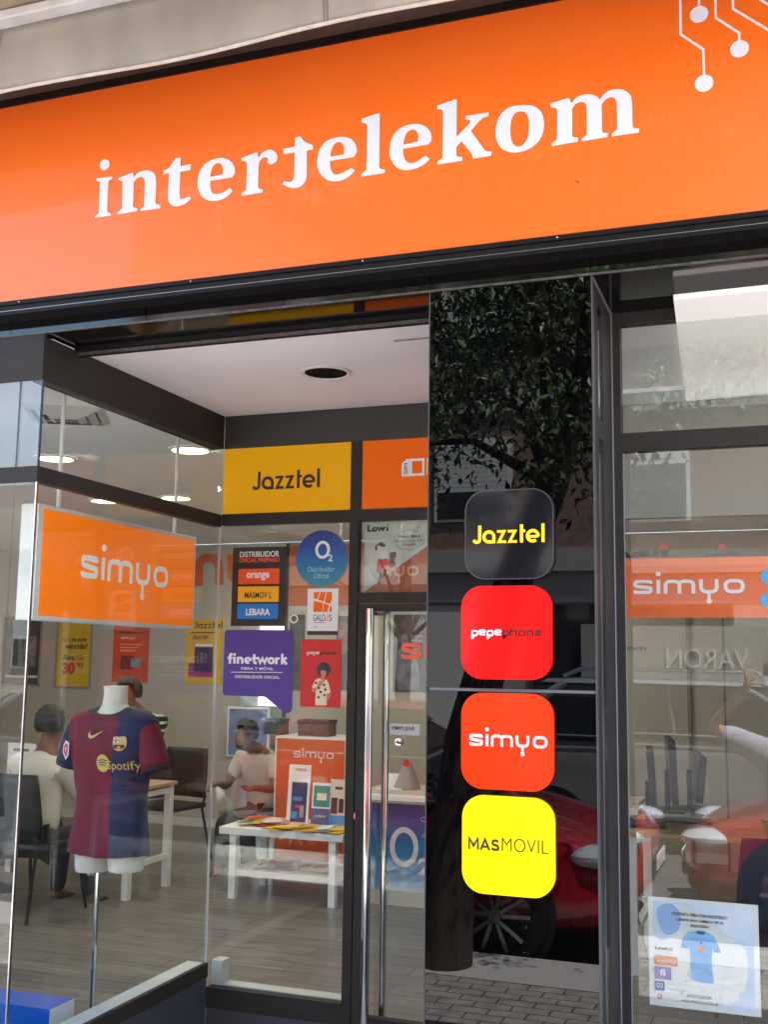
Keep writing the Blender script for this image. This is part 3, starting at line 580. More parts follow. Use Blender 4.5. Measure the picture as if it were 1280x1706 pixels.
flat('sim_card', [[(x0, z0), (x1, z0), (x1, z1), (x0+ww*.2, z1), (x0, z1-.02)], [(x0+ww*.45, z0+.012), (x0+ww*.45, z1-.012), (x1-.012, z1-.012), (x1-.012, z0+.012)]], RP, M_wht, t, -.0015)
me = text('sim_lettering', 'SIM', RP, (0, 1, 0, 1), M_orgink, None, 0)
for v in me.data.vertices:      # turned a quarter to read upwards
    p, q = v.co.x, v.co.z; v.co = RP.at(x0+.030-q*.02, z0+.01+p*(z1-z0-.03), 0)
me.parent = t; me.data.transform(world_of(t).inverted())
flat('letter_stroke', [rrect(x1+.012, x1+.026, z0+.004, z1-.002)], RP, M_wht, t, -.0015)
# Lowi leaflet board above the door
t, hh = board('pale poster reading Lowi with cartoon figure holding a phone, above the door', GP, (XM1+.002, XP0-.004, 1.965, 2.29), mt('pale_green_white', (.56, .6, .55), .5), 'poster', 'poster', h=-.028, th=.002); hh = -.0255
def lp(x, y): return GP.uv(600+x/10.67, 860+y/10.67)
flat('orange_corner', [[lp(30, 1345), lp(1195, 495), lp(1195, 1345)]], GP, mt('rust_orange', lin((176, 82, 28)), .5), t, hh)
x0, z1 = lp(98, 150); x1, z0 = lp(425, 258); text('lettering', 'Low', GP, (x0, x1, z0, z1), M_dark, t, hh, bold=.05)
x0, z1 = lp(432, 178); x1, z0 = lp(478, 255); flat('letter_i', [rrect(x0+.002, x1-.002, z0, z1), ], GP, M_dark, t, hh)
c = lp(455, 148); flat('letter_dot', [ell(c[0], c[1], .0042)], GP, M_red, t, hh)
def lpoly(name, pts, mat, k=0): return flat(name, [[lp(*p) for p in smooth(pts)]], GP, mat, t, hh+k*.0009)
lpoly('cartoon_face', [(250,560,S),(280,500,S),(350,480,S),(430,540,S),(455,640,S),(430,730,S),(350,750,S),(280,700,S)], mt('pale_face', (.66, .69, .66), .5))
lpoly('cartoon_hair', [(235,590,S),(250,510,S),(330,455,S),(390,475,S),(425,525,S),(340,535,S),(285,500,S),(275,580,S),(250,600,S)], mt('brown_hair_ink', (.08, .045, .015), .6), 1)
lpoly('cartoon_jumper', [(290,745),(350,760,S),(460,740),(490,820,S),(540,850,S),(600,850),(575,895,S),(520,905,S),(440,850),(445,1005),(265,1000),(265,860,S)], M_red)
lpoly('cartoon_phone', [(495,640),(590,625,S),(612,650),(610,820),(590,855),(490,830)], mt('phone_ink', (.03, .035, .035), .5), 1)
lpoly('cartoon_trousers', [(310,1008),(440,1008),(435,1045),(300,1140)], mt('phone_ink', (.03, .03, .03)), 1)
for yy in (740, 775, 810): c = lp(600, yy); flat('cartoon_finger', [ell(c[0], c[1], .006, .003)], GP, mt('pale_face', (.7, .7, .7)), t, hh+.002)
c = lp(845, 410); flat('speech_bubble', ring(c[0], c[1], .0735, .0016, 40, .62), GP, M_grey, t, hh)
for s, a_, z_, m_, bo in (('Fibra y Móvil', (660, 1040), (325, 380), M_dark, .02), ('de la manera más', (598, 1088), (390, 440), M_grey, 0), ('Simple', (715, 960), (462, 530), mt('dark_red_ink', (.3, .02, .02)), 0)):
    x0, z1 = lp(a_[0], z_[0]); x1, z0 = lp(a_[1], z_[1]); text('lettering', s, GP, (x0, x1, z0, z1), m_, t, hh, bold=bo, slant=.3 if s == 'Simple' else 0)
a, bb = simyo(); x0, z1 = lp(280, 905); x1, z0 = lp(1020, 1180); b2 = Art(); b2.items = a.items[4:]
b2.place('wordmark', GP, (lp(505, 0)[0], lp(1020, 0)[0], z0, lp(0, 880)[1]), (3.7, 7.02, -.7, 1.05), mt('peach_ink', lin((226, 160, 120)), .5), t, hh+.001)
# stickers on the sidelight (inside face of the glass)
SI = FY(YR+.0145)
t, hh = board('black sign listing orange, MASMOVIL and LEBARA as official prepaid brands', SI, SI.rect(386.5, 911.5, 476, 1043), mt('sign_black', (.014, .012, .012), .4), 'window_sticker', 'sticker', h=0, th=.0008)
def dist(s, u0, v0, u1, v1, m_, bo=0): text('lettering', s, SI, SI.rect(u0, v0, u1, v1), m_, t, hh+.0012, bold=bo)
dist('DISTRIBUIDOR', 400, 918.5, 465.5, 928, M_wht, .015); dist('OFICIAL PREPAGO', 399, 929.5, 466, 936.5, M_orgink, .015)
for (u0, v0, u1, v1, m_, s, q, tm, bo) in ((397.5, 947.5, 465.5, 973, mt('prepaid_orange', lin((236, 84, 26)), .45), 'orange', (411, 954, 449, 967), M_wht, .03), (396.5, 977, 464.5, 1003, mt('prepaid_yellow', lin((244, 178, 16)), .45), 'MÁSMÓV L', (408, 984, 453, 996.5), M_dark, .01), (395.5, 1006, 463.5, 1031, mt('prepaid_blue', lin((0, 122, 204)), .45), 'LEBARA', (410, 1014, 450, 1025), M_wht, .03)):
    flat('colour_block', [rrect(*SI.rect(u0, v0, u1, v1))], SI, m_, t, hh); dist(s, *q, tm, bo)
x0, x1, z0, z1 = SI.rect(493.5, 883.5, 580, 978); cz = (z0+z1)/2; rO = (z1-z0)/2
M_o2 = grad('o2_blue_print', [(0, lin((64, 140, 150))), (.35, lin((20, 118, 168))), (.7, lin((20, 70, 150))), (1, lin((26, 42, 116)))], 2, z0, z1)
t, hh = disc_board('round blue sticker with white O2 mark and Distribuidor Oficial wording', SI, ((x0+x1)/2, cz), (x1-x0)/2, rO, M_o2, 'window_sticker', 'sticker')
c = SI.uv(538, 916); flat('letter_o', [ell(c[0], c[1], .0375, .0425, 36), ell(c[0], c[1], .0235, .029, 36)[::-1]], SI, M_wht, t, hh)
text('numeral', '2', SI, SI.rect(547.5, 924, 554.5, 935), M_wht, t, hh, bold=.02)
M_paleblue = mt('pale_blue_ink', lin((150, 200, 215)), .5)
text('lettering', 'Distribuidor', SI, SI.rect(513.5, 944, 558.5, 952.5), M_paleblue, t, hh); text('lettering', 'Oficial', SI, SI.rect(523, 955, 548, 963.5), M_paleblue, t, hh)
for u, v, r in ((559, 897, .011), (569, 909, .012), (559, 912, .006)): c = SI.uv(u, v); flat('bubble', ring(c[0], c[1], r, .0018, 20), SI, mt('bubble_ink', lin((70, 120, 190)), .4), t, hh)
t, hh = board('small white Galdos sticker with orange street-map logo below the round sticker', SI, SI.rect(512, 980.5, 563.5, 1051), M_wht, 'window_sticker', 'sticker', h=0, th=.0008)
def gp(x, y): return SI.uv(480+x/8.975, 870+y/8.975)
for P_ in ([(388,1045),(478,1045),(435,1155),(385,1140)], [(490,1045),(572,1045),(535,1185),(450,1160)], [(585,1045),(662,1045),(655,1160),(630,1222),(550,1195)], [(385,1175),(525,1205),(512,1340),(380,1340)], [(540,1210),(615,1240),(590,1340),(525,1340)], [(655,1215),(652,1250),(640,1248)], [(630,1258),(655,1265),(655,1335),(612,1340)]):
    flat('logo_block', [[gp(*p) for p in P_]], SI, M_org, t, hh)
for s, x0_, x1_, m_ in (('GALD', 378, 555, M_dark), ('ó', 566, 598, M_orgink), ('S', 610, 655, M_dark)): a_, b_ = gp(x0_, 1380), gp(x1_, 1478); text('lettering', s, SI, (a_[0], b_[0], b_[1], a_[1]+(.006 if s == 'ó' else 0)), m_, t, hh)
a_, b_ = gp(380, 1560), gp(440, 1575); flat('small_print', [rrect(a_[0], b_[0], b_[1]+.001, a_[1]-.001)], SI, M_grey, t, hh)
a_, b_ = gp(380, 1496), gp(550, 1506); flat('small_print', [rrect(a_[0], b_[0], b_[1], a_[1])], SI, M_grey, t, hh)
flat('brown_footer', [rrect(*SI.rect(512, 1051.5, 563, 1058))], SI, mt('dark_brown', (.03, .02, .02), .5), t, 0, .0008)
# purple speech-bubble sticker
def fp(x, y): return SI.uv(370+x/9.846, 1040+y/9.846)
p0 = fp(500, 1460); t = thing('window_sticker', 'purple speech-bubble sticker reading finetwork, below the black prepaid sign', 'sticker', tuple(SI.at(*p0)))
flat('panel', [[fp(*p) for p in smooth([(100,92),(1120,95),(1150,105,S),(1172,150),(1150,1390),(1110,1445,S),(1060,1458,S),(1010,1440),(705,1190),(55,1168),(20,1150,S),(8,1100),(42,150),(60,105,S)])]], SI, M_purple, t, 0, .0008); hh = .0011
def ft(s, a_, b_, m_, bo=0): p, q = fp(*a_), fp(*b_); text('lettering', s, SI, (p[0], q[0], q[1], p[1]), m_, t, hh, bold=bo)
fa = Art(); W = .36
fa.st([(.72, 1.36), (.36, 1.36), (.36, 0)], W, .25).st([(0, .84), (.72, .84)], .3).st([(1.02, 0), (1.02, 1)], W).sh(rrect(.84, 1.2, 1.14, 1.5, .1))
fa.st([(1.55, 0), (1.55, 1)], W).st([(1.55, .83), (2.2, .83), (2.2, 0)], W, .3)
fa.st([(3.05+.42*math.cos(q), .5+.36*math.sin(q)) for q in [R(-5+i*15) for i in range(21)]], .3).st([(2.7, .47), (3.4, .47)], .22)
fa.st([(3.95, 1.4), (3.95, .16), (4.35, .16)], W, .25).st([(3.65, .84), (4.4, .84)], .3)
fa.st([(4.5, 1), (4.85, .15), (5.17, .85), (5.5, .15), (5.85, 1)], .33)
fa.st([(6.45+.36*math.cos(q), .5+.36*math.sin(q)) for q in [R(i*15) for i in range(24)]], .33, 0, True)
fa.st([(7.2, 0), (7.2, 1)], W).st([(7.2, .8), (7.68, .84)], .32).st([(8.05, 0), (8.05, 1.5)], W).st([(8.1, .5), (8.68, 1.0)], .34).st([(8.25, .55), (8.72, 0)], .36)
p_, q_ = fp(95, 475), fp(1085, 660); fa.place('wordmark', SI, (p_[0], q_[0], q_[1], p_[1]), (0, 8.9, 0, 1.5), M_wht, t, hh); ft('FIBRA Y MÓVIL', (315, 690), (845, 755), M_wht, .012); ft('DISTRIBUIDOR OFICIAL', (215, 835), (945, 897), M_wht, .012)
flat('rule', [[fp(150, 780), fp(990, 785), fp(990, 797), fp(150, 792)]], SI, M_wht, t, hh)
# red pepephone poster
t, hh = board('small red poster with pepephone heading and afro-haired woman in spotted shirt', SI, SI.rect(501, 1065, 568.5, 1178), mt('poster_red', lin((205, 22, 26)), .45), 'window_sticker', 'poster', h=0, th=.0008)
def pp(x, y): return SI.uv(495+x/13.125, 1055+y/13.125)
p, q, bb = pepephone(); a_, b_ = pp(215, 380), pp(860, 495); rr = (a_[0], b_[0], b_[1], a_[1])
p.place('wordmark', SI, rr, bb, M_wht, t, hh); q.place('wordmark', SI, rr, bb, M_dark, t, hh)
def ppoly(name, pts, mat, k=0): flat(name, [[pp(*x) for x in smooth(pts)]], SI, mat, t, hh+k*.0009)
ppoly('printed_hair', [(440,760,S),(500,670,S),(600,635,S),(700,690,S),(740,790,S),(700,890,S),(640,945,S),(520,940,S),(445,870,S)], mt('dark_teal_ink', (.012, .03, .04), .5))
ppoly('printed_face', [(515,830,S),(580,812,S),(640,840,S),(635,920,S),(590,990,S),(610,1050,S),(550,1050,S),(540,950,S)], mt('tan_ink', lin((196, 130, 96)), .5), 1)
ppoly('printed_shirt', [(400,1020),(510,990,S),(590,1080,S),(620,1010,S),(690,1090,S),(735,1300),(650,1330),(650,1575),(400,1575),(410,1270),(330,1180)], mt('cream_ink', lin((232, 214, 186)), .5))
ppoly('printed_arm', [(330,1180),(420,1190,S),(490,1050,S),(560,1060,S),(560,1130,S),(470,1190,S),(400,1280,S),(330,1270,S)], mt('tan_ink', (.5, .3, .2)), 1)
ppoly('printed_arm', [(660,1320),(745,1330,S),(730,1400,S),(665,1490),(650,1420)], mt('tan_ink', (.5, .3, .2)), 1)
for x, y in ((420,1085),(600,1130),(625,1230),(520,1285),(605,1355),(475,1400),(485,1195)): c = pp(x, y); flat('printed_spot', [ell(c[0], c[1], .0062, n=14)], SI, mt('brown_ink', (.1, .02, .015), .5), t, hh+.0018)
# ------------------------------------------------------------------ hanging light box
XL = -2.75; LX = FX(XL)
y0, y1 = 3.56, 4.80; z0, z1 = 1.792, 2.25
lb = thing('light_box', 'white-edged orange simyo light box hanging from two rods behind the side glass', 'light box', (XL-.05, 4.18, z1))
part('case', M_white, (XL-.085, XL-.002, y0, y1, z0, z1), parent=lb, bev=.003)
flat('face', [rrect(y0+.03, y1-.018, z0+.018, z1-.018)], LX, mt('orange_light_face', lin((255, 122, 0)), .35, emit=.06), lb, -.0015, .002)
a, bb = simyo(.24); a.place('wordmark', LX, (3.85, 4.54, LX.uv(205, 998)[1]+.004, LX.uv(205, 912)[1]), bb, mt('lit_white_ink', (.85, .82, .8), .4, emit=.03), lb, .0008)
for y in (3.74, 4.66): b = MB(); b.tube([(XL-.045, y, z1), (XL-.045, y, 2.82)], .009, 10); b.build('hanging_rod', M_white, lb, smooth=True)
# ------------------------------------------------------------------ ceiling lights and vent inside
for i, (u, v) in enumerate(((92, 763), (317, 749), (175, 834), (293, 829))):
    p = PZ(u, v, 2.82); t = thing('ceiling_downlight', 'lit round downlight in the shop ceiling, '+('front left', 'front right', 'rear left', 'rear right')[i]+' of the four', 'ceiling light', (p.x, p.y, 2.82), group='lit downlights in the shop ceiling')
    b = MB(); b.loft([[(p.x+r*math.cos(a), p.y+r*math.sin(a), z) for a in [k*math.pi/14 for k in range(28)]] for r, z in ((.125, 2.8195), (.125, 2.813), (.105, 2.811))], cap0=False, cap1=False); b.build('trim', M_white, t, smooth=True)
    b = MB(); b.loft([[(p.x+r*math.cos(a), p.y+r*math.sin(a), 2.8125) for a in [k*math.pi/14 for k in range(28)]] for r in (.1045, .05)], cap0=False); b.build('diffuser', mt('lamp_glow', (1, .93, .62), .5, emit=.9), t)
lamps = [(-3.8, 5.3), (-2.9, 5.3), (-4.6, 7.0), (-3.4, 7.2), (-5.8, 8.0), (-1.6, 6.6), (-4.4, 8.9), (-2.2, 8.9)]
for x, y in lamps:
    ld = bpy.data.lights.new('downlight_glow', 'AREA'); ld.shape = 'DISK'; ld.size = .22; ld.energy = 1.5; ld.color = (1, .9, .74); lo = bpy.data.objects.new('downlight_glow', ld); C.objects.link(lo); lo.location = (x, y, 2.80)
p = PZ(112, 690, 2.82); t = thing('ceiling_vent', 'square white louvred air vent in the shop ceiling', 'vent', (p.x, p.y, 2.82), rz=.5)
b = MB()
for k, (s1, z) in enumerate(((.19, 0), (.14, .012), (.09, .02))):
    s2 = s1-.035; b.loft([[(-s1, -s1, -z), (s1, -s1, -z), (s1, s1, -z), (-s1, s1, -z)], [(-s2, -s2, -z-.018), (s2, -s2, -z-.018), (s2, s2, -z-.018), (-s2, s2, -z-.018)]], cap0=False, cap1=False)
b.build('louvre', mt('vent_white', (.6, .6, .58), .5), t, local=True)
b = MB(); b.box(-.15, .15, -.15, .15, -.003, -.001); b.build('duct', M_plast_black, t, local=True)
# ------------------------------------------------------------------ people
def skinned(joints, bones, sub=2):
    """joints {name: (pos, radius)}, bones [(a, b)]; one continuous surface grown round the skeleton"""
    names = list(joints); me = bpy.data.meshes.new('sk'); me.from_pydata([joints[n][0] for n in names], [(names.index(a), names.index(b)) for a, b in bones], [])
    o = bpy.data.objects.new('sk', me); C.objects.link(o); md = o.modifiers.new('s', 'SKIN'); sb = o.modifiers.new('d', 'SUBSURF'); sb.levels = sub; sb.render_levels = sub
    for i, n in enumerate(names):
        r = joints[n][1]; r = r if isinstance(r, (tuple, list)) else (r, r); d = me.skin_vertices[0].data[i]; d.radius = r; d.use_root = (i == 0)
    dg = bpy.context.evaluated_depsgraph_get(); dg.update(); out = bpy.data.meshes.new_from_object(o.evaluated_get(dg)); bpy.data.objects.remove(o); return out
def lerp(a, b, t): return tuple(a[i]+(b[i]-a[i])*t for i in range(3))
def chain(J, B, root, pts, rs, pre):
    prev = root
    for i, (p, r) in enumerate(zip(pts, rs)): n = pre+str(i); J[n] = (p, r); B.append((prev, n)); prev = n
    return prev
def hand(J, B, wrist, wpos, direc, side, curl=.5, s=1.0):
    """palm and five fingers grown from the wrist; direc = pointing direction, side = towards the thumb"""
    d = Vector(direc).normalized(); t = Vector(side); t = (t-d*t.dot(d)).normalized(); n = d.cross(t).normalized(); w0 = Vector(wpos)
    J['palm'+wrist] = (tuple(w0+d*.045*s), (.027*s, .017*s)); B.append((wrist, 'palm'+wrist))
    for k, (off, L) in enumerate(((.027, .072), (.009, .080), (-.010, .075), (-.027, .060))):
        b0 = w0+d*.078*s+t*off*s; p1 = b0+(d*math.cos(curl*.5)-n*math.sin(curl*.5))*L*.5*s; p2 = p1+(d*math.cos(curl*1.4)-n*math.sin(curl*1.4))*L*.45*s
        chain(J, B, 'palm'+wrist, [tuple(b0), tuple(p1), tuple(p2)], [.0095*s, .0085*s, .007*s], 'f%d%s' % (k, wrist))
    b0 = w0+d*.03*s+t*.034*s; p1 = b0+(d*.6+t*.7)*.032*s; p2 = p1+(d*.85+t*.2-n*.4*curl)*.03*s
    chain(J, B, 'palm'+wrist, [tuple(b0), tuple(p1), tuple(p2)], [.011*s, .0095*s, .008*s], 'th'+wrist)
SC_P = [1.0]
def seated(label, loc, rz, shirt, trousers, skin, hairm, lean=.12, armsf=(.38, .34), head_tilt=.1, turn=0, short=True, stripes=None, hair='short', reach=0):
    """a seated person, built facing local +Y, seat height .45"""
    t = thing('person', label, 'person', loc, rz); t.scale = (SC_P[0],)*3
    J = {}; B = []
    J['pelvis'] = ((0, 0, .53), (.165, .12)); J['waist'] = ((0, lean*.25, .72), (.145, .10)); J['chest'] = ((0, lean*.6, .90), (.165, .11)); J['yoke'] = ((0, lean*.9, 1.02), (.085, .06)); J['neck'] = ((0, lean+.02, 1.09), .055)
    B += [('pelvis', 'waist'), ('waist', 'chest'), ('chest', 'yoke'), ('yoke', 'neck')]
    hc = Vector((math.sin(turn)*.03, lean+.05+head_tilt*.35, 1.245-head_tilt*.12)); f = Vector((math.sin(turn), math.cos(turn), -head_tilt*1.6)).normalized()
    for s_, nm in ((-1, 'L'), (1, 'R')):
        sh_ = (s_*.185, lean*.9, 1.0); el = (s_*.25, lean+.12, .77); wr = (s_*armsf[0]*.55, lean+armsf[1]+reach, .80); J['sh'+nm] = (sh_, .05); J['el'+nm] = (el, .043); J['wr'+nm] = (wr, .027)
        B += [('yoke', 'sh'+nm), ('sh'+nm, 'el'+nm), ('el'+nm, 'wr'+nm)]; hand(J, B, 'wr'+nm, wr, (-s_*.2, 1, -.1), (-s_, .2, .3), .6)
        J['hip'+nm] = ((s_*.09, .04, .51), .085); J['kn'+nm] = ((s_*.13, .44, .50), .062); J['an'+nm] = ((s_*.14, .42, .09), .042); J['to'+nm] = ((s_*.15, .58, .04), .036)
        B += [('pelvis', 'hip'+nm), ('hip'+nm, 'kn'+nm), ('kn'+nm, 'an'+nm), ('an'+nm, 'to'+nm)]
    J['jaw'] = (tuple(hc-Vector((0, 0, .055))+f*.018), (.062, .068)); J['skull'] = (tuple(hc+Vector((0, 0, .03))-f*.008), (.078, .09)); J['crown'] = (tuple(hc+Vector((0, 0, .085))-f*.012), (.062, .07)); J['nose'] = (tuple(hc-Vector((0, 0, .012))+f*.098), .013)
    B += [('neck', 'jaw'), ('jaw', 'skull'), ('skull', 'crown'), ('skull', 'nose')]
    body = link('body', skinned(J, B), skin, t, local=True, smooth=True)
    # shirt: a slightly larger surface over torso and upper arms
    K = {k: (J[k][0], tuple(x*1.16+.018 for x in (J[k][1] if isinstance(J[k][1], tuple) else (J[k][1],)*2))) for k in ('pelvis', 'waist', 'chest', 'yoke')}
    Q = [('pelvis', 'waist'), ('waist', 'chest'), ('chest', 'yoke')]
    K['yoke'] = (J['yoke'][0], (.15, .105)); K['base'] = (lerp(J['yoke'][0], J['neck'][0], .4), (.115, .095)); K['collar'] = (lerp(J['yoke'][0], J['neck'][0], .85), (.078, .074)); Q += [('yoke', 'base'), ('base', 'collar')]
    for nm in 'LR':
        K['sh'+nm] = (J['sh'+nm][0], .090); K['sl'+nm] = (lerp(J['sh'+nm][0], J['el'+nm][0], .75 if short else 1), .066); Q += [('yoke', 'sh'+nm), ('sh'+nm, 'sl'+nm)]
        if not short: K['cu'+nm] = (lerp(J['el'+nm][0], J['wr'+nm][0], .8), .042); Q.append(('sl'+nm, 'cu'+nm))
    so_ = link('shirt', skinned(K, Q), shirt, t, local=True, smooth=True)
    K = {'pelvis': ((0, 0, .50), (.17, .125))}; Q = []
    for nm in 'LR':
        K['hip'+nm] = (J['hip'+nm][0], .10); K['kn'+nm] = (J['kn'+nm][0], .078); K['an'+nm] = (J['an'+nm][0], .06); Q += [('pelvis', 'hip'+nm), ('hip'+nm, 'kn'+nm), ('kn'+nm, 'an'+nm)]
    link('trousers', skinned(K, Q), trousers, t, local=True, smooth=True)
    for nm in 'LR':
        a_ = Vector(J['an'+nm][0]); b_ = Vector(J['to'+nm][0]); link('shoe', skinned({'h': ((a_.x, a_.y-.03, .052), (.05, .045)), 'm': (tuple((a_+b_)/2*1.0-Vector((0, 0, .015))), (.052, .042)), 't': ((b_.x, b_.y+.035, .04), (.045, .034))}, [('h', 'm'), ('m', 't')]), mt('dark_shoe', (.02, .018, .016), .5), t, local=True, smooth=True)
    bm = bmesh.new(); bmesh.ops.create_icosphere(bm, subdivisions=4, radius=1)
    for v in bm.verts:
        d = v.co.normalized(); r = 1+rnd.uniform(-.035, .035)
        v.co = Vector((d.x*.102, d.y*.112, d.z*.12))*r
    bmesh.ops.delete(bm, geom=[v for v in bm.verts if v.co.dot(f) > .035 and v.co.z < .05 or v.co.z < -.07], context='VERTS')
    me = bpy.data.meshes.new('hair'); bm.to_mesh(me); bm.free(); me.transform(Matrix.Translation(hc+Vector((0, 0, .035))-f*.012)); link('hair', me, hairm, t, local=True, smooth=True)
    return t
M_hair = mt('black_hair', (.008, .007, .007), .45, bump=.6, bscale=220)
M_cream = mt('cream_shirt', (.62, .58, .48), .8, var=.05, bump=.2, bscale=14); M_denim = mt('dark_trousers', (.02, .02, .025), .8); M_beige = mt('beige_blouse', (.52, .50, .42), .8, var=.06, bump=.2, bscale=14)
M_brownskin = mt('brown_skin', (.19, .085, .05), .5)
M_stripe = bpy.data.materials.new('striped_knit'); M_stripe.use_nodes = True
_n = M_stripe.node_tree.nodes; _l = M_stripe.node_tree.links; _w = _n.new('ShaderNodeTexWave'); _w.bands_direction = 'Z'; _w.inputs['Scale'].default_value = 5.2; _t = _n.new('ShaderNodeTexCoord'); _c = _n.new('ShaderNodeValToRGB'); _c.color_ramp.interpolation = 'CONSTANT'; _c.color_ramp.elements[0].color = (.01, .01, .01, 1); _c.color_ramp.elements[1].color = (.5, .48, .42, 1); _c.color_ramp.elements[1].position = .72
_l.new(_t.outputs['Object'], _w.inputs[0]); _l.new(_w.outputs[1], _c.inputs[0]); _l.new(_c.outputs[0], _n['Principled BSDF'].inputs['Base Color']); _n['Principled BSDF'].inputs['Roughness'].default_value = .85
seated('person seen from behind in a cream shirt, sitting on the black chair at the desk', (-4.69, 6.20, -.06), R(-4), M_cream, M_denim, M_brownskin, M_hair, lean=.06, head_tilt=.02, short=False)
seated('dark-haired person in a striped top behind the desk, half hidden by the mannequin', (-4.98, 7.98, .14), R(172), M_stripe, M_denim, M_brownskin, M_hair, lean=.1, head_tilt=.25, short=True, reach=.08)
SC_P[0] = .93
seated('dark-haired person in a beige blouse sitting beyond the leaflet table, looking down', (-4.0, 8.25, -.07), R(170), M_beige, M_denim, M_brownskin, M_hair, lean=.12, head_tilt=.4, turn=.5, short=True)
# ------------------------------------------------------------------ chairs
def chair(label, loc, rz, m_shell, m_leg, group=None):
    t = thing('chair', label, 'chair', loc, rz, group)
    bm = bmesh.new(); nx, ny = 10, 6
    g = [[bm.verts.new(((i/nx-.5)*(.47-.05*(j/ny)**2), -.20-.05*(j/ny)-.05*(1-(2*i/nx-1)**2)*.6, .50+.40*j/ny)) for j in range(ny+1)] for i in range(nx+1)]
    for i in range(nx):
        for j in range(ny): bm.faces.new((g[i][j], g[i+1][j], g[i+1][j+1], g[i][j+1]))
    me = bpy.data.meshes.new('backrest'); bm.to_mesh(me); bm.free(); o = link('backrest', me, m_shell, t, local=True, smooth=True); o.modifiers.new('s', 'SOLIDIFY').thickness = .025
    b = MB(); b.box(-.235, .235, -.22, .22, .425, .465, bev=.014); b.build('seat', m_shell, t, local=True)
    for sx in (-1, 1):
        for sy in (-1, 1):
            b = MB(); pts = [(sx*.20, sy*.19, .43), (sx*.235, sy*.27, 0)] if sy > 0 else [(sx*.21, -.235, .52), (sx*.20, -.20, .43), (sx*.235, -.30, 0)]
            b.tube(pts, .011, 8); b.build('leg', m_leg, t, local=True, smooth=True)
    return t
M_chairb = mt('black_chair_shell', (.012, .012, .013), .55)
c1 = chair('black moulded chair under the person in the cream shirt', (-4.70, 6.22, 0), R(-4), M_chairb, mt('black_steel', (.02, .02, .02), .35))
c2 = chair('dark office chair behind the desk, backrest at the right of the striped person', (-4.86, 8.16, 0), R(172), M_chairb, mt('black_steel', (.02, .02, .02)))
c3 = chair('grey chair under the person in the beige blouse', (-4.02, 8.15, 0), R(170), mt('grey_chair_shell', (.2, .19, .18), .6), M_alu)
# ------------------------------------------------------------------ desks
M_oak = mt('pale_oak_top', (.42, .30, .18), .45, var=.12, vscale=6, stretch=(1, 8, 1)); M_deskleg = mt('white_steel', (.74, .74, .72), .35)
def desk(label, x0, x1, y0, y1, top=.75, bar=True, name='desk'):
    t = thing(name, label, 'desk', ((x0+x1)/2, (y0+y1)/2, 0)); q = .025
    part('top', M_oak, (x0-.02, x1+.02, y0-.02, y1+.02, top-.025, top), parent=t, bev=.003)
    for x in (x0, x1-2*q):
        for y in (y0, y1-2*q): part('leg', M_deskleg, (x, x+2*q, y, y+2*q, 0, top-.0255), parent=t)
    part('rail', M_deskleg, *[(x+.005, x+2*q-.005, y0+2*q+.001, y1-2*q-.001, z, z+.04) for x in (x0, x1-2*q) for z in (top-.08,)], parent=t)
    part('low_rail', M_deskleg, *[(x+.005, x+2*q-.005, y0+2*q+.001, y1-2*q-.001, .2, .235) for x in (x0, x1-2*q)], parent=t); return t
desk('white-legged desk with pale wooden top between the two people behind the mannequin', -5.75, -4.31, 6.75, 7.32)
# ------------------------------------------------------------------ white leaflet table
tb = thing('display_table', 'low white table with undershelf, covered in leaflets, seen through the sidelight', 'table', (-3.3, 7.4, 0))
TX0, TX1, TY0, TY1, TZ = -3.80, -2.86, 7.10, 7.66, .485
part('top', M_white, (TX0, TX1, TY0-.01, TY1+.01, TZ-.05, TZ), parent=tb, bev=.003)
for x in (TX0+.075, TX1-.11):
    for y in (TY0+.01, TY1-.06): part('leg', M_white, (x, x+.05, y, y+.05, 0, TZ-.0505), parent=tb)
part('shelf', M_white, (TX0+.08, TX1-.065, TY0+.03, TY1-.03, .155, .195), parent=tb)
def leaflets(label, cx, cy, z, w_, d_, cols, n, seed):
    t = thing('leaflet_pile', label, 'leaflets', (cx, cy, z)); r = random.Random(seed)
    for k in range(n):
        x, y, a = cx+r.uniform(-w_, w_), cy+r.uniform(-d_, d_), r.uniform(-.6, .6); zz = z+.003+k*.0016; ca, sa = math.cos(a), math.sin(a); hw, hl = r.choice(((.05, .105), (.075, .105), (.05, .07)))
        c_ = cols[k % len(cols)]; tl = r.uniform(0, .008)
        pts = [(x+ca*p-sa*q, y+sa*p+ca*q, zz+(tl if p > 0 else 0)) for p, q in ((-hw, -hl), (hw, -hl), (hw, hl), (-hw, hl))]
        MB().prism(pts, (0, 0, .0009)).build('leaflet', mt('paper_%d_%d_%d' % c_, lin(c_), .5, var=.12, vscale=25), t)
YEL, PNK, WHT, BLU, RED, TEA = (224, 180, 30), (226, 150, 150), (225, 220, 214), (50, 70, 140), (200, 40, 40), (70, 130, 120)
leaflets('pile of mixed pink and white leaflets at the left end of the white table', -3.56, 7.32, TZ, .12, .12, [PNK, WHT, YEL, RED, WHT, TEA], 16, 3)
leaflets('fan of yellow leaflets along the front edge of the white table', -3.28, 7.20, TZ, .14, .04, [YEL, YEL, (200, 150, 20), YEL], 12, 4)
leaflets('loose yellow and grey leaflets at the right end of the white table', -3.0, 7.22, TZ, .09, .05, [YEL, (120, 130, 130), YEL, WHT], 9, 5)
leaflets('colourful magazines lying on the undershelf of the white table', -3.42, 7.35, .196, .16, .12, [YEL, WHT, RED, BLU, (90, 60, 50), PNK], 16, 6)
leaflets('grey and yellow booklets at the right of the undershelf', -3.08, 7.32, .196, .10, .1, [WHT, YEL, WHT, RED], 9, 8)
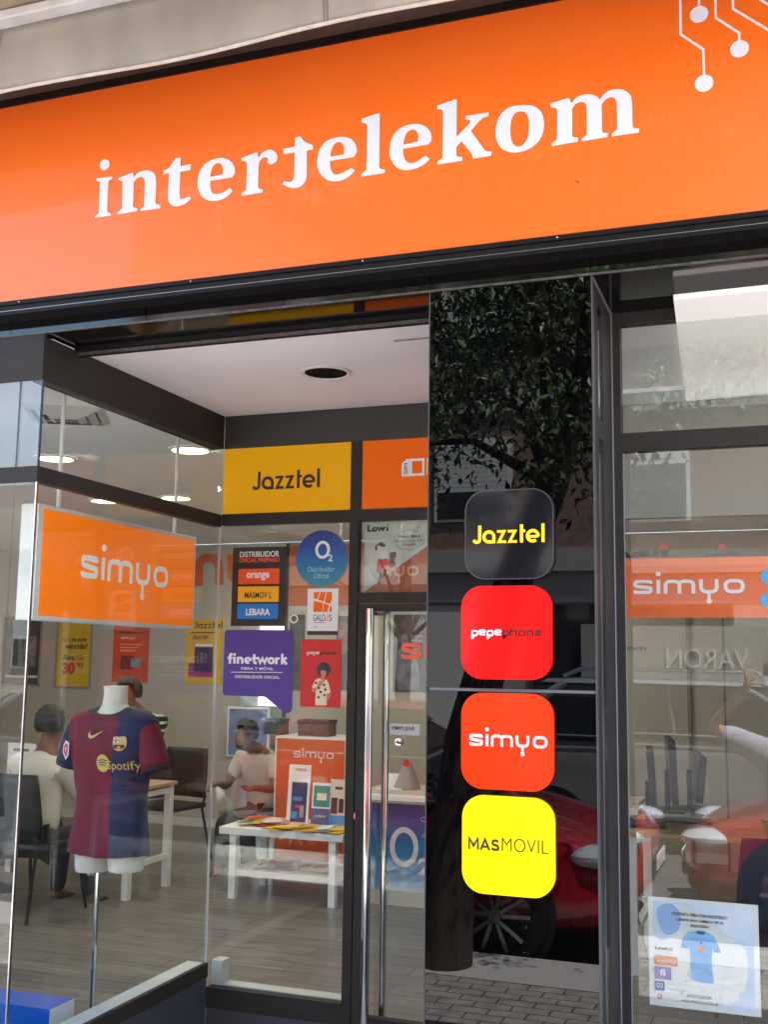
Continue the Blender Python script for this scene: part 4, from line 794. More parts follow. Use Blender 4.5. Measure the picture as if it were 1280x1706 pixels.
def holder(label, cx, y, z, w_, h_, body, blocks, tilt=.1):
    t = thing('leaflet_holder', label, 'leaflet holder', (cx, y, z)); pl = Plane((cx, y, z), (1, 0, 0), (0, math.sin(tilt), math.cos(tilt)))
    flat('card', [rrect(-w_/2, w_/2, 0, h_)], pl, body, t, 0, .012)
    for k, (x0, x1, y0, y1, c_) in enumerate(blocks): flat('print_block', [rrect(x0*w_, x1*w_, y0*h_, y1*h_)], pl, mt('ink_%d_%d_%d' % c_, lin(c_), .45, var=.15, vscale=30), t, .0125+.0006*k, .0005)
    return t, pl
zt = TZ+.002
t, pl = holder('tall white card stand with dark blue pack front, first on the leaflet table', -3.36, 7.45, zt, .17, .41, M_wht, [(-.32, .40, .02, .70, (38, 44, 96)), (-.25, .2, .38, .45, (70, 120, 190)), (-.1, .2, .26, .31, (196, 60, 60)), (-.3, .0, .08, .2, (70, 130, 190)), (.1, .3, .1, .3, (150, 140, 150))])
text('lettering', 'Lebara', pl, (-.035, .055, .37, .39), M_dark, t, .0135)
t, pl = holder('white and teal box with purple holder, second on the leaflet table', -3.18, 7.46, zt, .15, .29, M_wht, [(-.42, .42, .42, .93, (50, 140, 130)), (-.5, .5, 0, .38, (96, 80, 130)), (-.25, .25, .58, .75, (226, 222, 200))]); text('lettering', 'Lebara', pl, (-.04, .04, .05, .07), M_wht, t, .0165)
holder('card with two black phone silhouettes, third on the leaflet table', -3.055, 7.46, zt, .12, .32, mt('pale_card', (.6, .58, .52), .5), [(-.4, 0, .25, .6, (20, 20, 24)), (.08, .4, .28, .58, (20, 20, 24)), (-.2, .3, .78, .84, (60, 60, 60)), (-.5, .5, 0, .22, (30, 130, 190))])
holder('red booklet with white text lines at the right end of the leaflet table', -2.93, 7.47, zt, .14, .31, mt('booklet_red', lin((190, 30, 44)), .45), [(-.1+.05*k, .3+.03*k, .35+.08*k, .385+.08*k, (226, 200, 200)) for k in range(7)]+[(-.5, .4, 0, .25, (190, 196, 190))], .2)
# orange display counter with simyo, O2 counter
def cutboard(name, label, cat, x0, x1, z0, z1, Y, mat, edge=None, dep=.4):
    t = thing(name, label, cat, ((x0+x1)/2, Y, z0)); part('body', edge or M_white, (x0, x1, Y+.001, Y+dep, z0, z1), parent=t)
    pl = FY(Y); flat('front_panel', [rrect(x0+.015, x1-.015, z0+.01, z1-.015)], pl, mat, t, .001, .004); return t, pl
a_ = PY(459, 1226, 7.9); b_ = PY(578, 1226, 7.9)
t, pl = cutboard('display_counter', 'orange simyo display counter with white edges behind the leaflet table', 'counter', a_.x, b_.x, 0, a_.z, 7.9, mt('counter_orange', lin((214, 92, 30)), .4))
a, bb = simyo(.16); a.place('wordmark', pl, pl.rect(490, 1247, 557, 1270), bb, M_wht, t, .006)
for k, (u, c_) in enumerate(((520, (110, 60, 40)), (462, (60, 64, 54)))):
    p = PY(u, 1212, 8.05); bx = thing('storage_box', ('brown patterned box on top of the orange counter', 'dark green box on top of the orange counter at its left end')[k], 'box', (p.x+.04, 8.08, a_.z))
    part('body', mt('carton_%d' % k, lin(c_), .7, var=.4, vscale=25), (p.x-.1, p.x+.16 if k == 0 else p.x+.05, 8.0, 8.16, a_.z+.002, a_.z+.10), parent=bx, bev=.003); part('lid', mt('carton_lid_%d' % k, lin(tuple(int(x*.7) for x in c_)), .7), (p.x-.105, p.x+.165 if k == 0 else p.x+.055, 7.995, 8.165, a_.z+.1005, a_.z+.125), parent=bx)
zc = PY(680, 1335, 7.36).z
x0 = PY(598, 1400, 7.36).x; zb = PY(660, 1483, 7.36).z
t = thing('service_counter', 'blue and white service counter with large O2 lettering seen through the door', 'counter', (x0+.8, 7.4, 0))
part('body', mt('counter_cream', (.5, .46, .38), .5), (x0, x0+1.9, 7.36, 7.9, 0, zc-.0005), parent=t); part('worktop', M_white, (x0-.02, x0+1.92, 7.34, 7.92, zc, zc+.03), parent=t); part('upper_ledge', mt('counter_cream', (.5, .46, .38)), (x0, x0+1.9, 7.45, 7.9, zc+.0305, zc+.055), parent=t)
pl = FY(7.36); flat('front_panel', [rrect(x0+.01, x0+1.88, zb, zc-.02)], pl, grad('o2_counter_print', [(0, lin((90, 140, 170))), (.45, lin((40, 110, 160))), (.75, lin((14, 50, 130))), (1, lin((10, 22, 80)))], 2, zb, zc), t, .001, .003)
c = pl.uv(674, 1411); rr_ = pl.uv(698, 1411)[0]-c[0]
flat('letter_o', [ell(c[0], c[1], rr_, rr_*1.28, 44), ell(c[0], c[1], rr_*.66, rr_*.93, 44)[::-1]], pl, mt('pale_pink_ink', (.62, .56, .55), .5), t, .005); text('numeral', '2', pl, (c[0]+rr_*1.0, c[0]+rr_*1.8, c[1]-rr_*1.7, c[1]-rr_*.6), mt('pale_pink_ink', (.6, .6, .6)), t, .005, bold=.03)
for u, v, q in ((706, 1365, .016), (706, 1392, .011), (720, 1450, .02)): k = pl.uv(u, v); flat('bubble', ring(k[0], k[1], q, .003), pl, M_paleblue, t, .005)
# things on the service counter
p = PY(679, 1282, 7.6); t = thing('party_hat', 'white card cone with a red dot standing on the service counter', 'decoration', (p.x, 7.6, zc+.055))
b = MB(); b.tube([(p.x, 7.6, zc+.057), (p.x, 7.6, zc+.24)], [.10, .03], 24); b.build('card', mt('hat_card', (.30, .28, .25), .6), t, smooth=True)
k = FY(7.505); q = k.uv(677, 1272); flat('red_dot', [ell(q[0], q[1], .026)], FY(7.515), M_red, t, 0, .002)
p = PY(662, 1305, 7.5); t = thing('paper_tray', 'white paper tray on the service counter beside the red-dot cone', 'tray', (p.x, 7.52, zc+.055)); part('tray', M_white, (p.x-.14, p.x+.04, 7.48, 7.56, zc+.056, zc+.066), (p.x-.14, p.x+.04, 7.575, 7.585, zc+.066, zc+.16), (p.x-.14, p.x-.13, 7.56, 7.5745, zc+.066, zc+.12), parent=t)
# ------------------------------------------------------------------ things on the back wall
BW = FY(YB-.002)
def poster(label, u0, v0, u1, v1, mat, name='poster', framed=False, pl=BW):
    rect = pl.rect(u0, v0, u1, v1); t, h = board(label, pl, rect, mat, name, 'poster', th=.004)
    if framed: x0, x1, z0, z1 = rect; g = .02; flat('frame', [rrect(x0-g, x1+g, z0-g, z1+g), rrect(x0, x1, z0, z1)[::-1]], pl, M_alu, t, .001, .012)
    return t, h, pl, rect
def ptx(t, h, pl, s, u0, v0, u1, v1, m_, bo=0, sl=0): text('lettering', s, pl, pl.rect(u0, v0, u1, v1), m_, t, h, bold=bo, slant=sl)
M_py = mt('poster_yellow', lin((214, 172, 20)), .5, var=.05)
t, h, pl, rc = poster('framed yellow poster, Fibra de pura velocidad 30 95, on the back wall', 97, 990, 151, 1143, M_py, framed=True)
flat('pale_block', [rrect(*pl.rect(97, 1090, 150, 1122))], pl, mt('pale_yellow_ink', lin((206, 186, 70)), .5), t, h-.0002, .0003)
ptx(t, h, pl, 'Fibra', 103, 1062, 117, 1070, M_red, .02, .3); ptx(t, h, pl, 'de pura', 119, 1062, 144, 1071, M_dark, .03, .3); ptx(t, h, pl, 'velocidad', 109, 1072, 146, 1081, M_dark, .03, .3); ptx(t, h, pl, 'Fibra', 106, 1091, 124, 1100, M_dark, .03); ptx(t, h, pl, '1Gb', 126, 1091, 140, 1100, M_red, .03); ptx(t, h, pl, '30', 104, 1103, 125, 1123, M_red, .06); ptx(t, h, pl, "'95", 127, 1103, 139, 1113, M_red, .04)
t, h, pl, rc = poster('orange-red simyo poster on the back wall above the mannequin', 189, 1000, 248.5, 1137, mt('poster_orange_red', lin((208, 78, 40)), .5, var=.04))
a, bb = simyo(.2); a.place('wordmark', pl, pl.rect(202, 1060, 225, 1067), bb, M_wht, t, h); flat('rule', [rrect(*pl.rect(198, 1053.5, 242, 1054.8))], pl, M_dark, t, h)
for k in range(3): flat('text_line', [rrect(*pl.rect(200, 1073+5*k, 238-6*k, 1074.6+5*k))], pl, mt('peach_ink', (.6, .4, .3)), t, h)
flat('photo_block', [rrect(*pl.rect(201, 1092, 222, 1115))], pl, mt('photo_ink', (.10, .03, .03), .5, var=.7, vscale=20), t, h); flat('photo_block', [rrect(*pl.rect(218, 1096, 235, 1112))], pl, mt('photo_ink_blue', (.18, .26, .36), .5, var=.3, vscale=30), t, h+.001)
t, h, pl, rc = poster('yellow Jazztel poster with dark phone picture at the right of the back wall', 309, 1032, 370, 1139, M_py)
a, bb = jazztel(); a.place('wordmark', pl, pl.rect(323, 1036, 371, 1047), (-.02, 5.72, 0, 1.42), M_dark, t, h)
flat('rule', [rrect(*pl.rect(318, 1053, 358, 1054.5))], pl, M_dark, t, h); a, bb = jazztel(); a.place('wordmark', pl, pl.rect(321, 1057, 347, 1065), bb, M_dark, t, h)
flat('picture', [rrect(*pl.rect(324, 1078, 355, 1120))], pl, mt('dark_purple_ink', (.035, .012, .05), .4, var=.6, vscale=20), t, h); flat('pink_block', [rrect(*pl.rect(314, 1105, 355, 1128))], pl, mt('magenta_ink', (.35, .02, .15), .5), t, h-.0005, .0004); flat('white_strip', [rrect(*pl.rect(326, 1073, 354, 1077))], pl, M_wht, t, h)
t, h, pl, rc = poster('framed dark poster at the far left of the back wall', 5, 1030, 66, 1140, mt('poster_dark', (.05, .055, .055), .4, var=.5, vscale=9), framed=True)
flat('white_strip', [rrect(*pl.rect(8, 1125, 62, 1129))], pl, M_wht, t, h); flat('photo_block', [rrect(*pl.rect(30, 1060, 60, 1110))], pl, mt('photo_grey', (.2, .2, .2), .5, var=.6, vscale=16), t, h)
t, h, pl, rc = poster('dark poster with pale figure and red outline behind the door glass', 656, 1024, 714, 1153, mt('poster_dark_red', (.045, .03, .025), .4, var=.5, vscale=6))
for pts in ([(684, 1029), (672, 1040), (664, 1062), (668, 1085), (680, 1096)], [(684, 1029), (682, 1045), (690, 1056), (702, 1060)]): Art().st(roundpath([pl.uv(*q) for q in pts], .1), .009).place('red_outline', pl, (0, 1, 0, 1), (0, 1, 0, 1), mt('dim_red_ink', (.25, .03, .02), .5), t, h)
flat('printed_figure', [[pl.uv(*q) for q in smooth([(668,1062,1),(675,1056,1),(681,1064,1),(679,1076),(690,1090,1),(700,1120,1),(698,1150),(664,1150),(660,1115,1),(664,1085,1),(670,1078)])]], pl, mt('figure_ink', (.16, .15, .19), .5, var=.5, vscale=9), t, h)
ptx(t, h+.001, pl, 'Quitate\nde peg', 683, 1057, 704, 1070, mt('pale_ink', (.4, .4, .38), .5))
t, h, pl, rc = poster('dark purple poster on the back wall right of the small red poster', 563, 1026, 590, 1150, mt('poster_violet', (.035, .03, .07), .4, var=.4, vscale=5))
flat('printed_face', [ell(*pl.uv(572, 1062), .07, .16, 20)], pl, mt('dim_skin_ink', (.2, .09, .06), .5, var=.4, vscale=14), t, h)
t, h, pl, rc = poster('dark olive poster on the back wall left of the small red poster', 482, 1024, 507, 1150, mt('poster_olive', (.06, .06, .045), .4, var=.5, vscale=7)); c = pl.uv(490, 1031); flat('ring_mark', ring(c[0], c[1], .045, .014), pl, M_wht, t, h)
# orange band and loose orange letters on the wall
t, h, pl, rc = poster('wide rust-orange banner across the top of the back wall', 476, 906, 760, 1008, mt('banner_orange', lin((186, 88, 30)), .5, var=.03), name='banner')
t = thing('wall_letters', 'large dark-orange letters n and u fixed to the back wall', 'lettering', tuple(BW.at(*BW.uv(375, 1000)))); MLo = mt('letter_orange', lin((196, 92, 34)), .5)
def wl(pts, w_, r_): Art().st([BW.uv(*q) for q in pts], w_, r_).place('letter', BW, (0, 1, 0, 1), (0, 1, 0, 1), MLo, t, .001, .01)
wl([(331, 976), (331, 930), (365, 929), (366, 975)], .09, .13); wl([(386, 923), (387, 970), (424, 972), (424, 925)], .09, .13)
# tall mirror on the back wall
rc = BW.rect(402, 868, 473, 1362); t = thing('wall_mirror', 'tall frameless mirror strip on the back wall behind the person in beige', 'mirror', ((rc[0]+rc[1])/2, YB, rc[2])); MB().box(rc[0], rc[1], YB-.016, YB-.004, rc[2], min(2.8, rc[3])).build('mirror_pane', mt('mirror_silver', (.8, .84, .84), .03, 1), t)
part('edge_frame', M_frame, (rc[1]+.001, rc[1]+.03, YB-.02, YB-.002, rc[2], 2.8), parent=t)
pl = FY(YB-.2); rc = pl.rect(378, 1178, 448, 1262); t = thing('computer_monitor', 'screen with white bezel behind the head of the person in beige', 'monitor', ((rc[0]+rc[1])/2, YB-.25, rc[2]-.3))
part('casing', M_whitep, (rc[0], rc[1], YB-.2, YB-.16, rc[2], rc[3]), parent=t, bev=.004); flat('screen', [rrect(rc[0]+.02, rc[1]-.02, rc[2]+.02, rc[3]-.02)], pl, mt('screen_blue', (.07, .08, .16), .2, var=.6, vscale=5, emit=.08), t, .001, .002); part('stand', M_whitep, ((rc[0]+rc[1])/2-.03, (rc[0]+rc[1])/2+.03, YB-.159, YB-.13, rc[2]-.3, rc[2]+.1), parent=t)
# small papers
pl = FY(7.0); rc = pl.rect(12, 1238, 58, 1300); t = thing('document_sheet', 'printed white sheet standing at the left end of the desk', 'paper', ((rc[0]+rc[1])/2, 7.0, .75)); flat('paper', [rrect(rc[0], rc[1], .751, rc[3])], pl, M_wht, t, 0, .003); flat('heading_block', [rrect(rc[0]+.05, rc[1]-.06, rc[3]-.06, rc[3]-.04)], pl, M_grey, t, .0035)
for k in range(4): flat('text_line', [rrect(rc[0]+.03, rc[1]-.05-.01*k, rc[3]-.10-k*.035, rc[3]-.094-k*.035)], pl, M_grey, t, .0035)
pl = FY(7.1); c = pl.uv(84, 1228); t = thing('card_display', 'small tilted dark card on a stand beyond the person in the cream shirt', 'display', (c[0], 7.1, .751)); flat('card', [[(c[0]-.06, c[1]-.02), (c[0]+.02, c[1]+.035), (c[0]+.06, c[1]-.05), (c[0]-.02, c[1]-.09)]], pl, mt('card_brown', (.12, .1, .08), .5), t, 0, .006); part('stand', M_alu, (c[0]-.004, c[0]+.004, 7.105, 7.113, .7515, c[1]-.02), parent=t)
# ------------------------------------------------------------------ mannequin with football shirt
MX, MY = -2.93, 4.42
man = thing('mannequin', 'headless white mannequin in a maroon and navy football shirt on a chrome pole', 'mannequin', (MX, MY, 0)); M_man = mt('mannequin_white', (.74, .71, .64), .42)
TH = R(-6); ca, sa = math.cos(TH), math.sin(TH)
def mw(x, y, z): return (MX+ca*x-sa*y, MY+sa*x+ca*y, z)
def wz(v): return PY(195, v, MY).z
ks = (wz(1143)-wz(1455))/.85
def zz(k): return wz(1143)-k*ks     # k metres below the neck top
prof = [(.0, .058, .058, .0), (.03, .054, .054, .0), (.085, .058, .06, .0), (.115, .09, .066, .005)]
b = MB(); N = 32
def rg(a_, c_, y0_, z, n=N): return [mw(a_*math.cos(t), y0_+c_*math.sin(t), z) for t in [2*math.pi*i/n for i in range(n)]]
b.loft([rg(.045, .045, 0, zz(.004))]+[rg(a_*ks, c_*ks, y0_, zz(k)) for k, a_, c_, y0_ in prof]+[rg(.16*ks, .085*ks, .0, zz(.16)), rg(.14*ks, .09*ks, 0, zz(.72))])
for s_ in (-1, 1):
    b.loft([[mw(s_*.097*ks+.077*ks*f_*math.cos(t), .01+.085*ks*f_*math.sin(t), zz(k)) for t in [2*math.pi*i/24 for i in range(24)]] for k, f_ in ((.70, 1.08), (.78, 1.06), (.842 if s_ < 0 else .825, 1.0), (.85 if s_ < 0 else .833, .95))])
b.build('torso_form', M_man, man, smooth=True)
# shirt
SEC = [(.093, .078, .066, .0), (.10, .105, .074, .0), (.112, .155, .082, .002), (.13, .205, .088, .004), (.16, .232, .095, .002), (.22, .228, .108, -.004), (.30, .208, .115, -.006), (.40, .185, .108, 0), (.50, .172, .10, .006), (.60, .180, .105, .006), (.69, .192, .112, .004), (.73, .196, .115, .004), (.762, .195, .114, .004)]
def sec(k):
    for i in range(len(SEC)-1):
        if SEC[i][0] <= k <= SEC[i+1][0]: t = (k-SEC[i][0])/(SEC[i+1][0]-SEC[i][0]); return [SEC[i][j]+(SEC[i+1][j]-SEC[i][j])*t for j in range(1, 4)]
    return list(SEC[-1][1:])
def fold(x, k): return .0075*math.sin(x*34+k*9)*min(1, max(0, (k-.36)*4))+.0035*math.sin(x*61-k*17)*min(1, max(0, (k-.36)*4))+.006*math.sin(k*26+abs(x)*20)*max(0, 1-abs(k-.52)*6)
def front(x, k):
    a_, c_, y0_ = [q*ks for q in sec(k)]; q = max(-.98, min(.98, x/a_)); return y0_-c_*(1-abs(q)**3.2)**(1/3.2)-fold(x, k)
bm = bmesh.new(); rings = []; NU = 112; ksl = []; k = .093
while k < .762: ksl.append(k); k += .006 if k < .16 else .016
ksl.append(.762)
for k in ksl:
    a_, c_, y0_ = [q*ks for q in sec(k)]; r_ = []
    for i in range(NU):
        t = 2*math.pi*i/NU; x = a_*math.copysign(abs(math.cos(t))**(2/3.2), math.cos(t)); y = y0_+c_*math.copysign(abs(math.sin(t))**(2/3.2), math.sin(t))-(fold(x, k) if math.sin(t) < 0 else -fold(x, k)*.5)
        drop = .035*ks*max(0, -math.sin(t))*max(0, 1-(k-.093)/.06)+(.012*math.sin(t*3)*max(0, (k-.7)*6)*ks)
        r_.append(bm.verts.new(mw(x, y, zz(k)-drop)))
    rings.append(r_)
for q in range(len(rings)-1):
    for i in range(NU):
        f = bm.faces.new((rings[q][i], rings[q][(i+1) % NU], rings[q+1][(i+1) % NU], rings[q+1][i]))
        t = 2*math.pi*(i+.5)/NU; x = math.cos(t); k = ksl[q]
        maroon = x < .30
        if x < -.84+.30*max(0, (k-.20)) and k > .16: maroon = False
        if x > .93 and k > .6: maroon = False
        if math.sin(t) > .2 and abs(x) < .75: maroon = not maroon
        f.material_index = 2 if k < .105 else (0 if maroon else 1)
bmesh.ops.recalc_face_normals(bm, faces=bm.faces); me = bpy.data.meshes.new('jersey'); bm.to_mesh(me); bm.free()
M_mar = mt('maroon_knit', (.17, .006, .03), .7, var=.25, vscale=9, bump=.5, bscale=16, stretch=(1, 1, .35)); M_nav = mt('navy_knit', (.008, .018, .085), .7, var=.25, vscale=9, bump=.5, bscale=16, stretch=(1, 1, .35)); M_nvk = mt('dark_trim', (.008, .014, .03), .7)
jer = link('jersey', me, [M_mar, M_nav, M_nvk], man, smooth=True); jer.modifiers.new('s', 'SOLIDIFY').thickness = .004
for s_, m_ in ((-1, M_nav), (1, M_mar)):
    b = MB(); rings = []
    for cx_, k_, r1, r2, ang in ((.150, .163, .048, .060, 78), (.185, .185, .056, .066, 66), (.208, .225, .060, .069, 45), (.226, .275, .062, .070, 30), (.242, .325, .064, .071, 22), (.250, .362, .065, .071, 18)):
        q0 = R(ang); rings.append([mw(s_*(cx_*ks+r1*ks*math.cos(q)*math.cos(q0)), r2*ks*math.sin(q)-.004, zz(k_)+r1*ks*math.cos(q)*math.sin(q0)) for q in [2*math.pi*i/28 for i in range(28)]])
    b.loft(rings, cap0=False, cap1=False); so_ = b.build('sleeve', m_, jer, smooth=True); so_.modifiers.new('s', 'SOLIDIFY').thickness = .004
    b = MB(); b.loft([rings[-1], [tuple(Vector(p)+Vector((s_*.002, 0, -.016))) for p in rings[-1]]], cap0=False, cap1=False); o_ = b.build('cuff', M_nav if s_ < 0 else M_nvk, jer, smooth=True); o_.modifiers.new('s', 'SOLIDIFY').thickness = .004
M_gold = mt('gold_print', lin((214, 186, 104)), .5)
class Chest:                     # artwork wrapped on the front of the shirt: a = metres across, b = height
    n = None
    def at(s, a, b_, h=0): k = (zz(0)-b_)/ks; return Vector(mw(a, front(a, k)-.009-h, b_))
CH = Chest()
def chest_uv(u, v):
    p = PY(u, v, MY-.1); return ((p.x-MX)*1.0, p.z)
def cflat(name, loops, mat, h=0, par=jer):
    L2 = []
    for L in loops:
        o_ = []
        for i in range(len(L)):
            p, q = Vector(L[i]), Vector(L[(i+1) % len(L)]); n_ = max(1, int((q-p).length/.006)); o_ += [tuple(p+(q-p)*j/n_) for j in range(n_)]
        L2.append(o_)
    return flat(name, L2, CH, mat, par, h, .0008)
c = chest_uv(180.5, 1271); rS = .0355*ks*1.0
def jz(x, y): return chest_uv(90+x/6.4, 1130+y/6.4)
def arcband(cx, cy, w_, h_, th_): return [(cx-w_/2+w_*i/8, cy+h_*(1-(2*i/8-1)**2)) for i in range(9)]+[(cx+w_/2-w_*i/8, cy-th_+h_*(1-(2*i/8-1)**2)) for i in range(9)]
cflat('round_logo', [ell(c[0], c[1], rS, rS*1.12)], M_gold)
for k, (dy, w_) in enumerate(((.013, 1.45), (.002, 1.2), (-.009, .95))): cflat('logo_bar', [arcband(c[0], c[1]+dy, rS*w_, .0045, .0045)], mt('maroon_print', (.12, .008, .03), .6), .0012)
SX0 = jz(678, 0)[0]
me = text('shirt_lettering', 'Spotify', Plane((0, 0, 0), (1, 0, 0), (0, 0, 1)), (*sorted((jz(672, 0)[0], jz(988, 0)[0])), jz(0, 962)[1], jz(0, 842)[1]), M_gold, None, 0)
for v in me.data.vertices: v.co = CH.at(SX0+(v.co.x-SX0)*.86, v.co.z, .0006 if v.co.y > -.0003 else .001)
me.parent = jer; me.data.transform(world_of(jer).inverted())
cflat('tick_mark', [[jz(*p) for p in smooth([(412,575),(418,560),(430,600,1),(460,608,1),(575,552),(480,625,1),(430,640,1),(405,615,1)])]], M_gold)
sh0 = [jz(*p) for p in smooth([(697,625),(715,615),(757,622),(800,615),(822,622),(828,690,1),(810,745,1),(757,772,1),(705,745,1),(690,690,1)])]
cflat('crest', [sh0], M_gold, .0004); M_crm = mt('crest_red', (.3, .01, .02), .6); M_crb = mt('crest_blue', (.01, .02, .12), .6)
cflat('crest_field', [[jz(*p) for p in ((700,630),(750,630),(750,680),(700,685))]], M_wht, .0013); cflat('crest_cross', [[jz(*p) for p in ((720,630),(730,630),(730,683),(720,684))]], M_crm, .0022); cflat('crest_cross', [[jz(*p) for p in ((700,653),(719.5,653),(719.5,662),(700,662))]], M_crm, .0022); cflat('crest_cross', [[jz(*p) for p in ((730.5,653),(750,653),(750,662),(730.5,662))]], M_crm, .0022)
for k, x in enumerate((700, 722, 744, 766, 788)): cflat('crest_stripe', [[jz(*p) for p in ((x,705),(x+21.5,705),(x+21.5,745+10*(k in (1,2,3))),(x,745-5*(k in (0,4))))]], M_crm if k % 2 else M_crb, .0013)
cq = jz(757, 732); cflat('crest_ball', [ell(cq[0], cq[1], .006)], M_gold, .0024)
q = (-.262*ks, zz(.262)); pp_ = PY(110, 1250, MY-.088); pl = Plane(tuple(pp_), (.93, -.36, 0), (0, 0, 1))
flat('league_patch', [[(-.005, .045), (.022, .035), (.022, -.02), (.0, -.042), (-.024, -.012), (-.022, .022)]], pl, M_wht, jer, .001, .001); flat('patch_mark', [[(-.002, .034), (.015, .026), (.015, -.014), (.002, -.030), (-.016, -.008), (-.015, .016)]], pl, M_red, jer, .0025, .0008); flat('patch_slash', [[(-.012, .004), (.004, .02), (.002, -.004), (.012, -.012), (0, -.006), (-.004, .006)]], pl, M_wht, jer, .0036, .0005)
zh = zz(.85); pole = thing('x', '', ''); bpy.data.objects.remove(pole)
px_ = PY(160, 1470, MY+.0).x; b = MB(); b.tube([(px_, MY+.01, .012), (px_, MY+.01, zh+.03)], .0125, 20); b.build('pole', M_chrome, man, smooth=True)
b = MB(); b.tube([(px_, MY+.01, 0.001), (px_, MY+.01, .012)], [.16, .15], 36); b.build('base_plate', M_chrome, man, smooth=True); b = MB(); b.tube([(px_-.01, MY, zh-.015), (px_-.032, MY-.01, zh-.012)], .005, 8); b.ball((px_-.034, MY-.01, zh-.012), .010); b.build('clamp_knob', M_chrome, man, smooth=True)
# blue display block low in the window
p0 = PZ(122, 1663, .25); p1 = PZ(82, 1682, .25)
t = thing('display_plinth', 'bright blue display block with white end standing low behind the side glass', 'display block', (p1.x-.3, p1.y+.1, 0))
ex = Vector((-1, -.02, 0)); ey = (p0-p1); ey.z = 0; L_ = .9
base = [p1, p1+ey, p1+ey+ex*L_, p1+ex*L_]; b = MB(); b.prism([(q.x, q.y, .001) for q in base], (0, 0, .249)); b.build('block', mt('display_blue', lin((0, 96, 205)), .35), t)
b = MB(); off = Vector((.002, 0, 0)); b.prism([tuple(Vector((p1.x, p1.y, .002))+off), tuple(Vector((p0.x, p0.y, .002))+off), tuple(Vector((p0.x, p0.y, .249))+off), tuple(Vector((p1.x, p1.y, .249))+off)], (.003, 0, 0)); b.build('end_panel', M_whitep, t)
# ------------------------------------------------------------------ behind the right window
WI = FY(YW+.0215)        # inner face of that glass
def wpx(u0, v0, u1, v1): return WI.rect(u0, v0, u1, v1)
M_band = mt('window_band_orange', lin((226, 100, 34)), .45, var=.03)
zb0, zb1 = WI.uv(1150, 1029)[1], WI.uv(1150, 929)[1]; xb = WI.uv(1040, 980)[0]
t, hh = board('long orange film band with pale simyo wordmark across the right window', WI, (xb, 1.0, zb0, zb1), M_band, 'window_band', 'window film', r=.014, h=0, th=.0006); hh = .001
flat('light_edge', [rrect(xb+.01, .99, zb1-.026, zb1-.002, .004)], WI, mt('band_light_orange', lin((240, 120, 60)), .45), t, hh, .0003)
for k in range(6): flat('fine_line', [rrect(xb+.01, WI.uv(1252, 1020)[0], zb0+.008+.0085*k, zb0+.0098+.0085*k)], WI, mt('band_light_orange', lin((240, 120, 60))), t, hh, .0003)
a, bb = simyo(.24); a.place('wordmark', WI, (WI.uv(1056, 980)[0], WI.uv(1242, 980)[0], WI.uv(1150, 1005.5)[1], WI.uv(1150, 951.5)[1]), bb, mt('band_letter', (.66, .64, .6), .5), t, hh)
for v in (961, 1000): c = WI.uv(1287, v); flat('blue_shape', [ell(c[0], c[1], .035, .026)], WI, mt('band_blue', lin((70, 160, 205)), .45), t, hh+.0006)
t = thing('window_lettering', 'tops of large black letters with a red dot, cut off by the orange band', 'lettering', tuple(WI.at(*WI.uv(1080, 930))))
def wl2(name, pts, mat): flat(name, [[WI.uv(*p) for p in pts]], WI, mat, t, 0, .0005)
wl2('letter_top', [(1039, 918), (1046, 920), (1050, 926), (1052, 929), (1040, 930.5)], M_dark); wl2('letter_top', [(1052, 926), (1056, 919), (1066, 917.5), (1074, 921), (1076, 928), (1053, 929)], M_dark); wl2('letter_top', [(1068, 917), (1084, 916.5), (1083, 921), (1088, 927), (1070, 928)], M_dark); wl2('letter_top', [(1086, 917.5), (1098, 917), (1099, 927), (1089, 927)], M_dark); wl2('letter_top', [(1101, 917.5), (1115.5, 917), (1115.5, 927), (1104, 927.5)], M_dark)
c = WI.uv(1108, 909); flat('red_dot', [ell(c[0], c[1], .0125, .0115)], WI, mt('muted_red', lin((190, 50, 66)), .5), t, 0, .0005)
t = thing('lock_icon', 'small red padlock pictogram with tiny caption above the orange band', 'pictogram', tuple(WI.at(*WI.uv(1203, 926))))
flat('padlock_body', [rrect(*wpx(1198, 907, 1209.5, 915))], WI, mt('muted_red', (.5, .1, .1)), t, 0, .0005); c = WI.uv(1203.7, 907); Art().st(roundpath([(c[0]-.008, c[1]), (c[0]-.008, c[1]+.013), (c[0]+.008, c[1]+.013), (c[0]+.008, c[1])], .008), .0016).place('shackle', WI, (0, 1, 0, 1), (0, 1, 0, 1), M_grey, t, 0, .0005)
text('caption', 'Sin ataduras siempre', WI, wpx(1178, 921, 1231, 926.5), M_dark, t, 0, .0005)
# offer poster with the pale blue shirt
x0, x1, z0, z1 = -.444, -.110, .588, .918
t, hh = board('white and pale blue offer poster with light blue football shirt, low in the right window', WI, (x0, x1, z0, z1), mt('poster_paper', (.74, .77, .79), .5), 'window_poster', 'poster', h=0, th=.0008); hh = .0011
def q_(x, y): return (x0+(x1-x0)*x, z1-(z1-z0)*y)
def qr(a, b_, c_, d_): p, r_ = q_(a, b_), q_(c_, d_); return (p[0], r_[0], r_[1], p[1])
M_wash = mt('watercolour_blue', lin((176, 202, 226)), .55, col2=lin((208, 220, 230)), vscale=9)
flat('watercolour', [[q_(*p) for p in smooth([(.05,.04),(.95,.03),(.95,.95),(.70,.96,1),(.86,.78,1),(.88,.42,1),(.62,.24,1),(.36,.06,1),(.16,.10,1),(.08,.26,1),(.22,.34,1),(.12,.40,1),(.05,.34)])]], WI, M_wash, t, hh)
flat('watercolour', [[q_(*p) for p in smooth([(.08,.12,1),(.2,.05,1),(.3,.14,1),(.27,.3,1),(.14,.33,1)])]], WI, mt('watercolour_mid', lin((140, 174, 214)), .55), t, hh+.0008)
hh += .0018
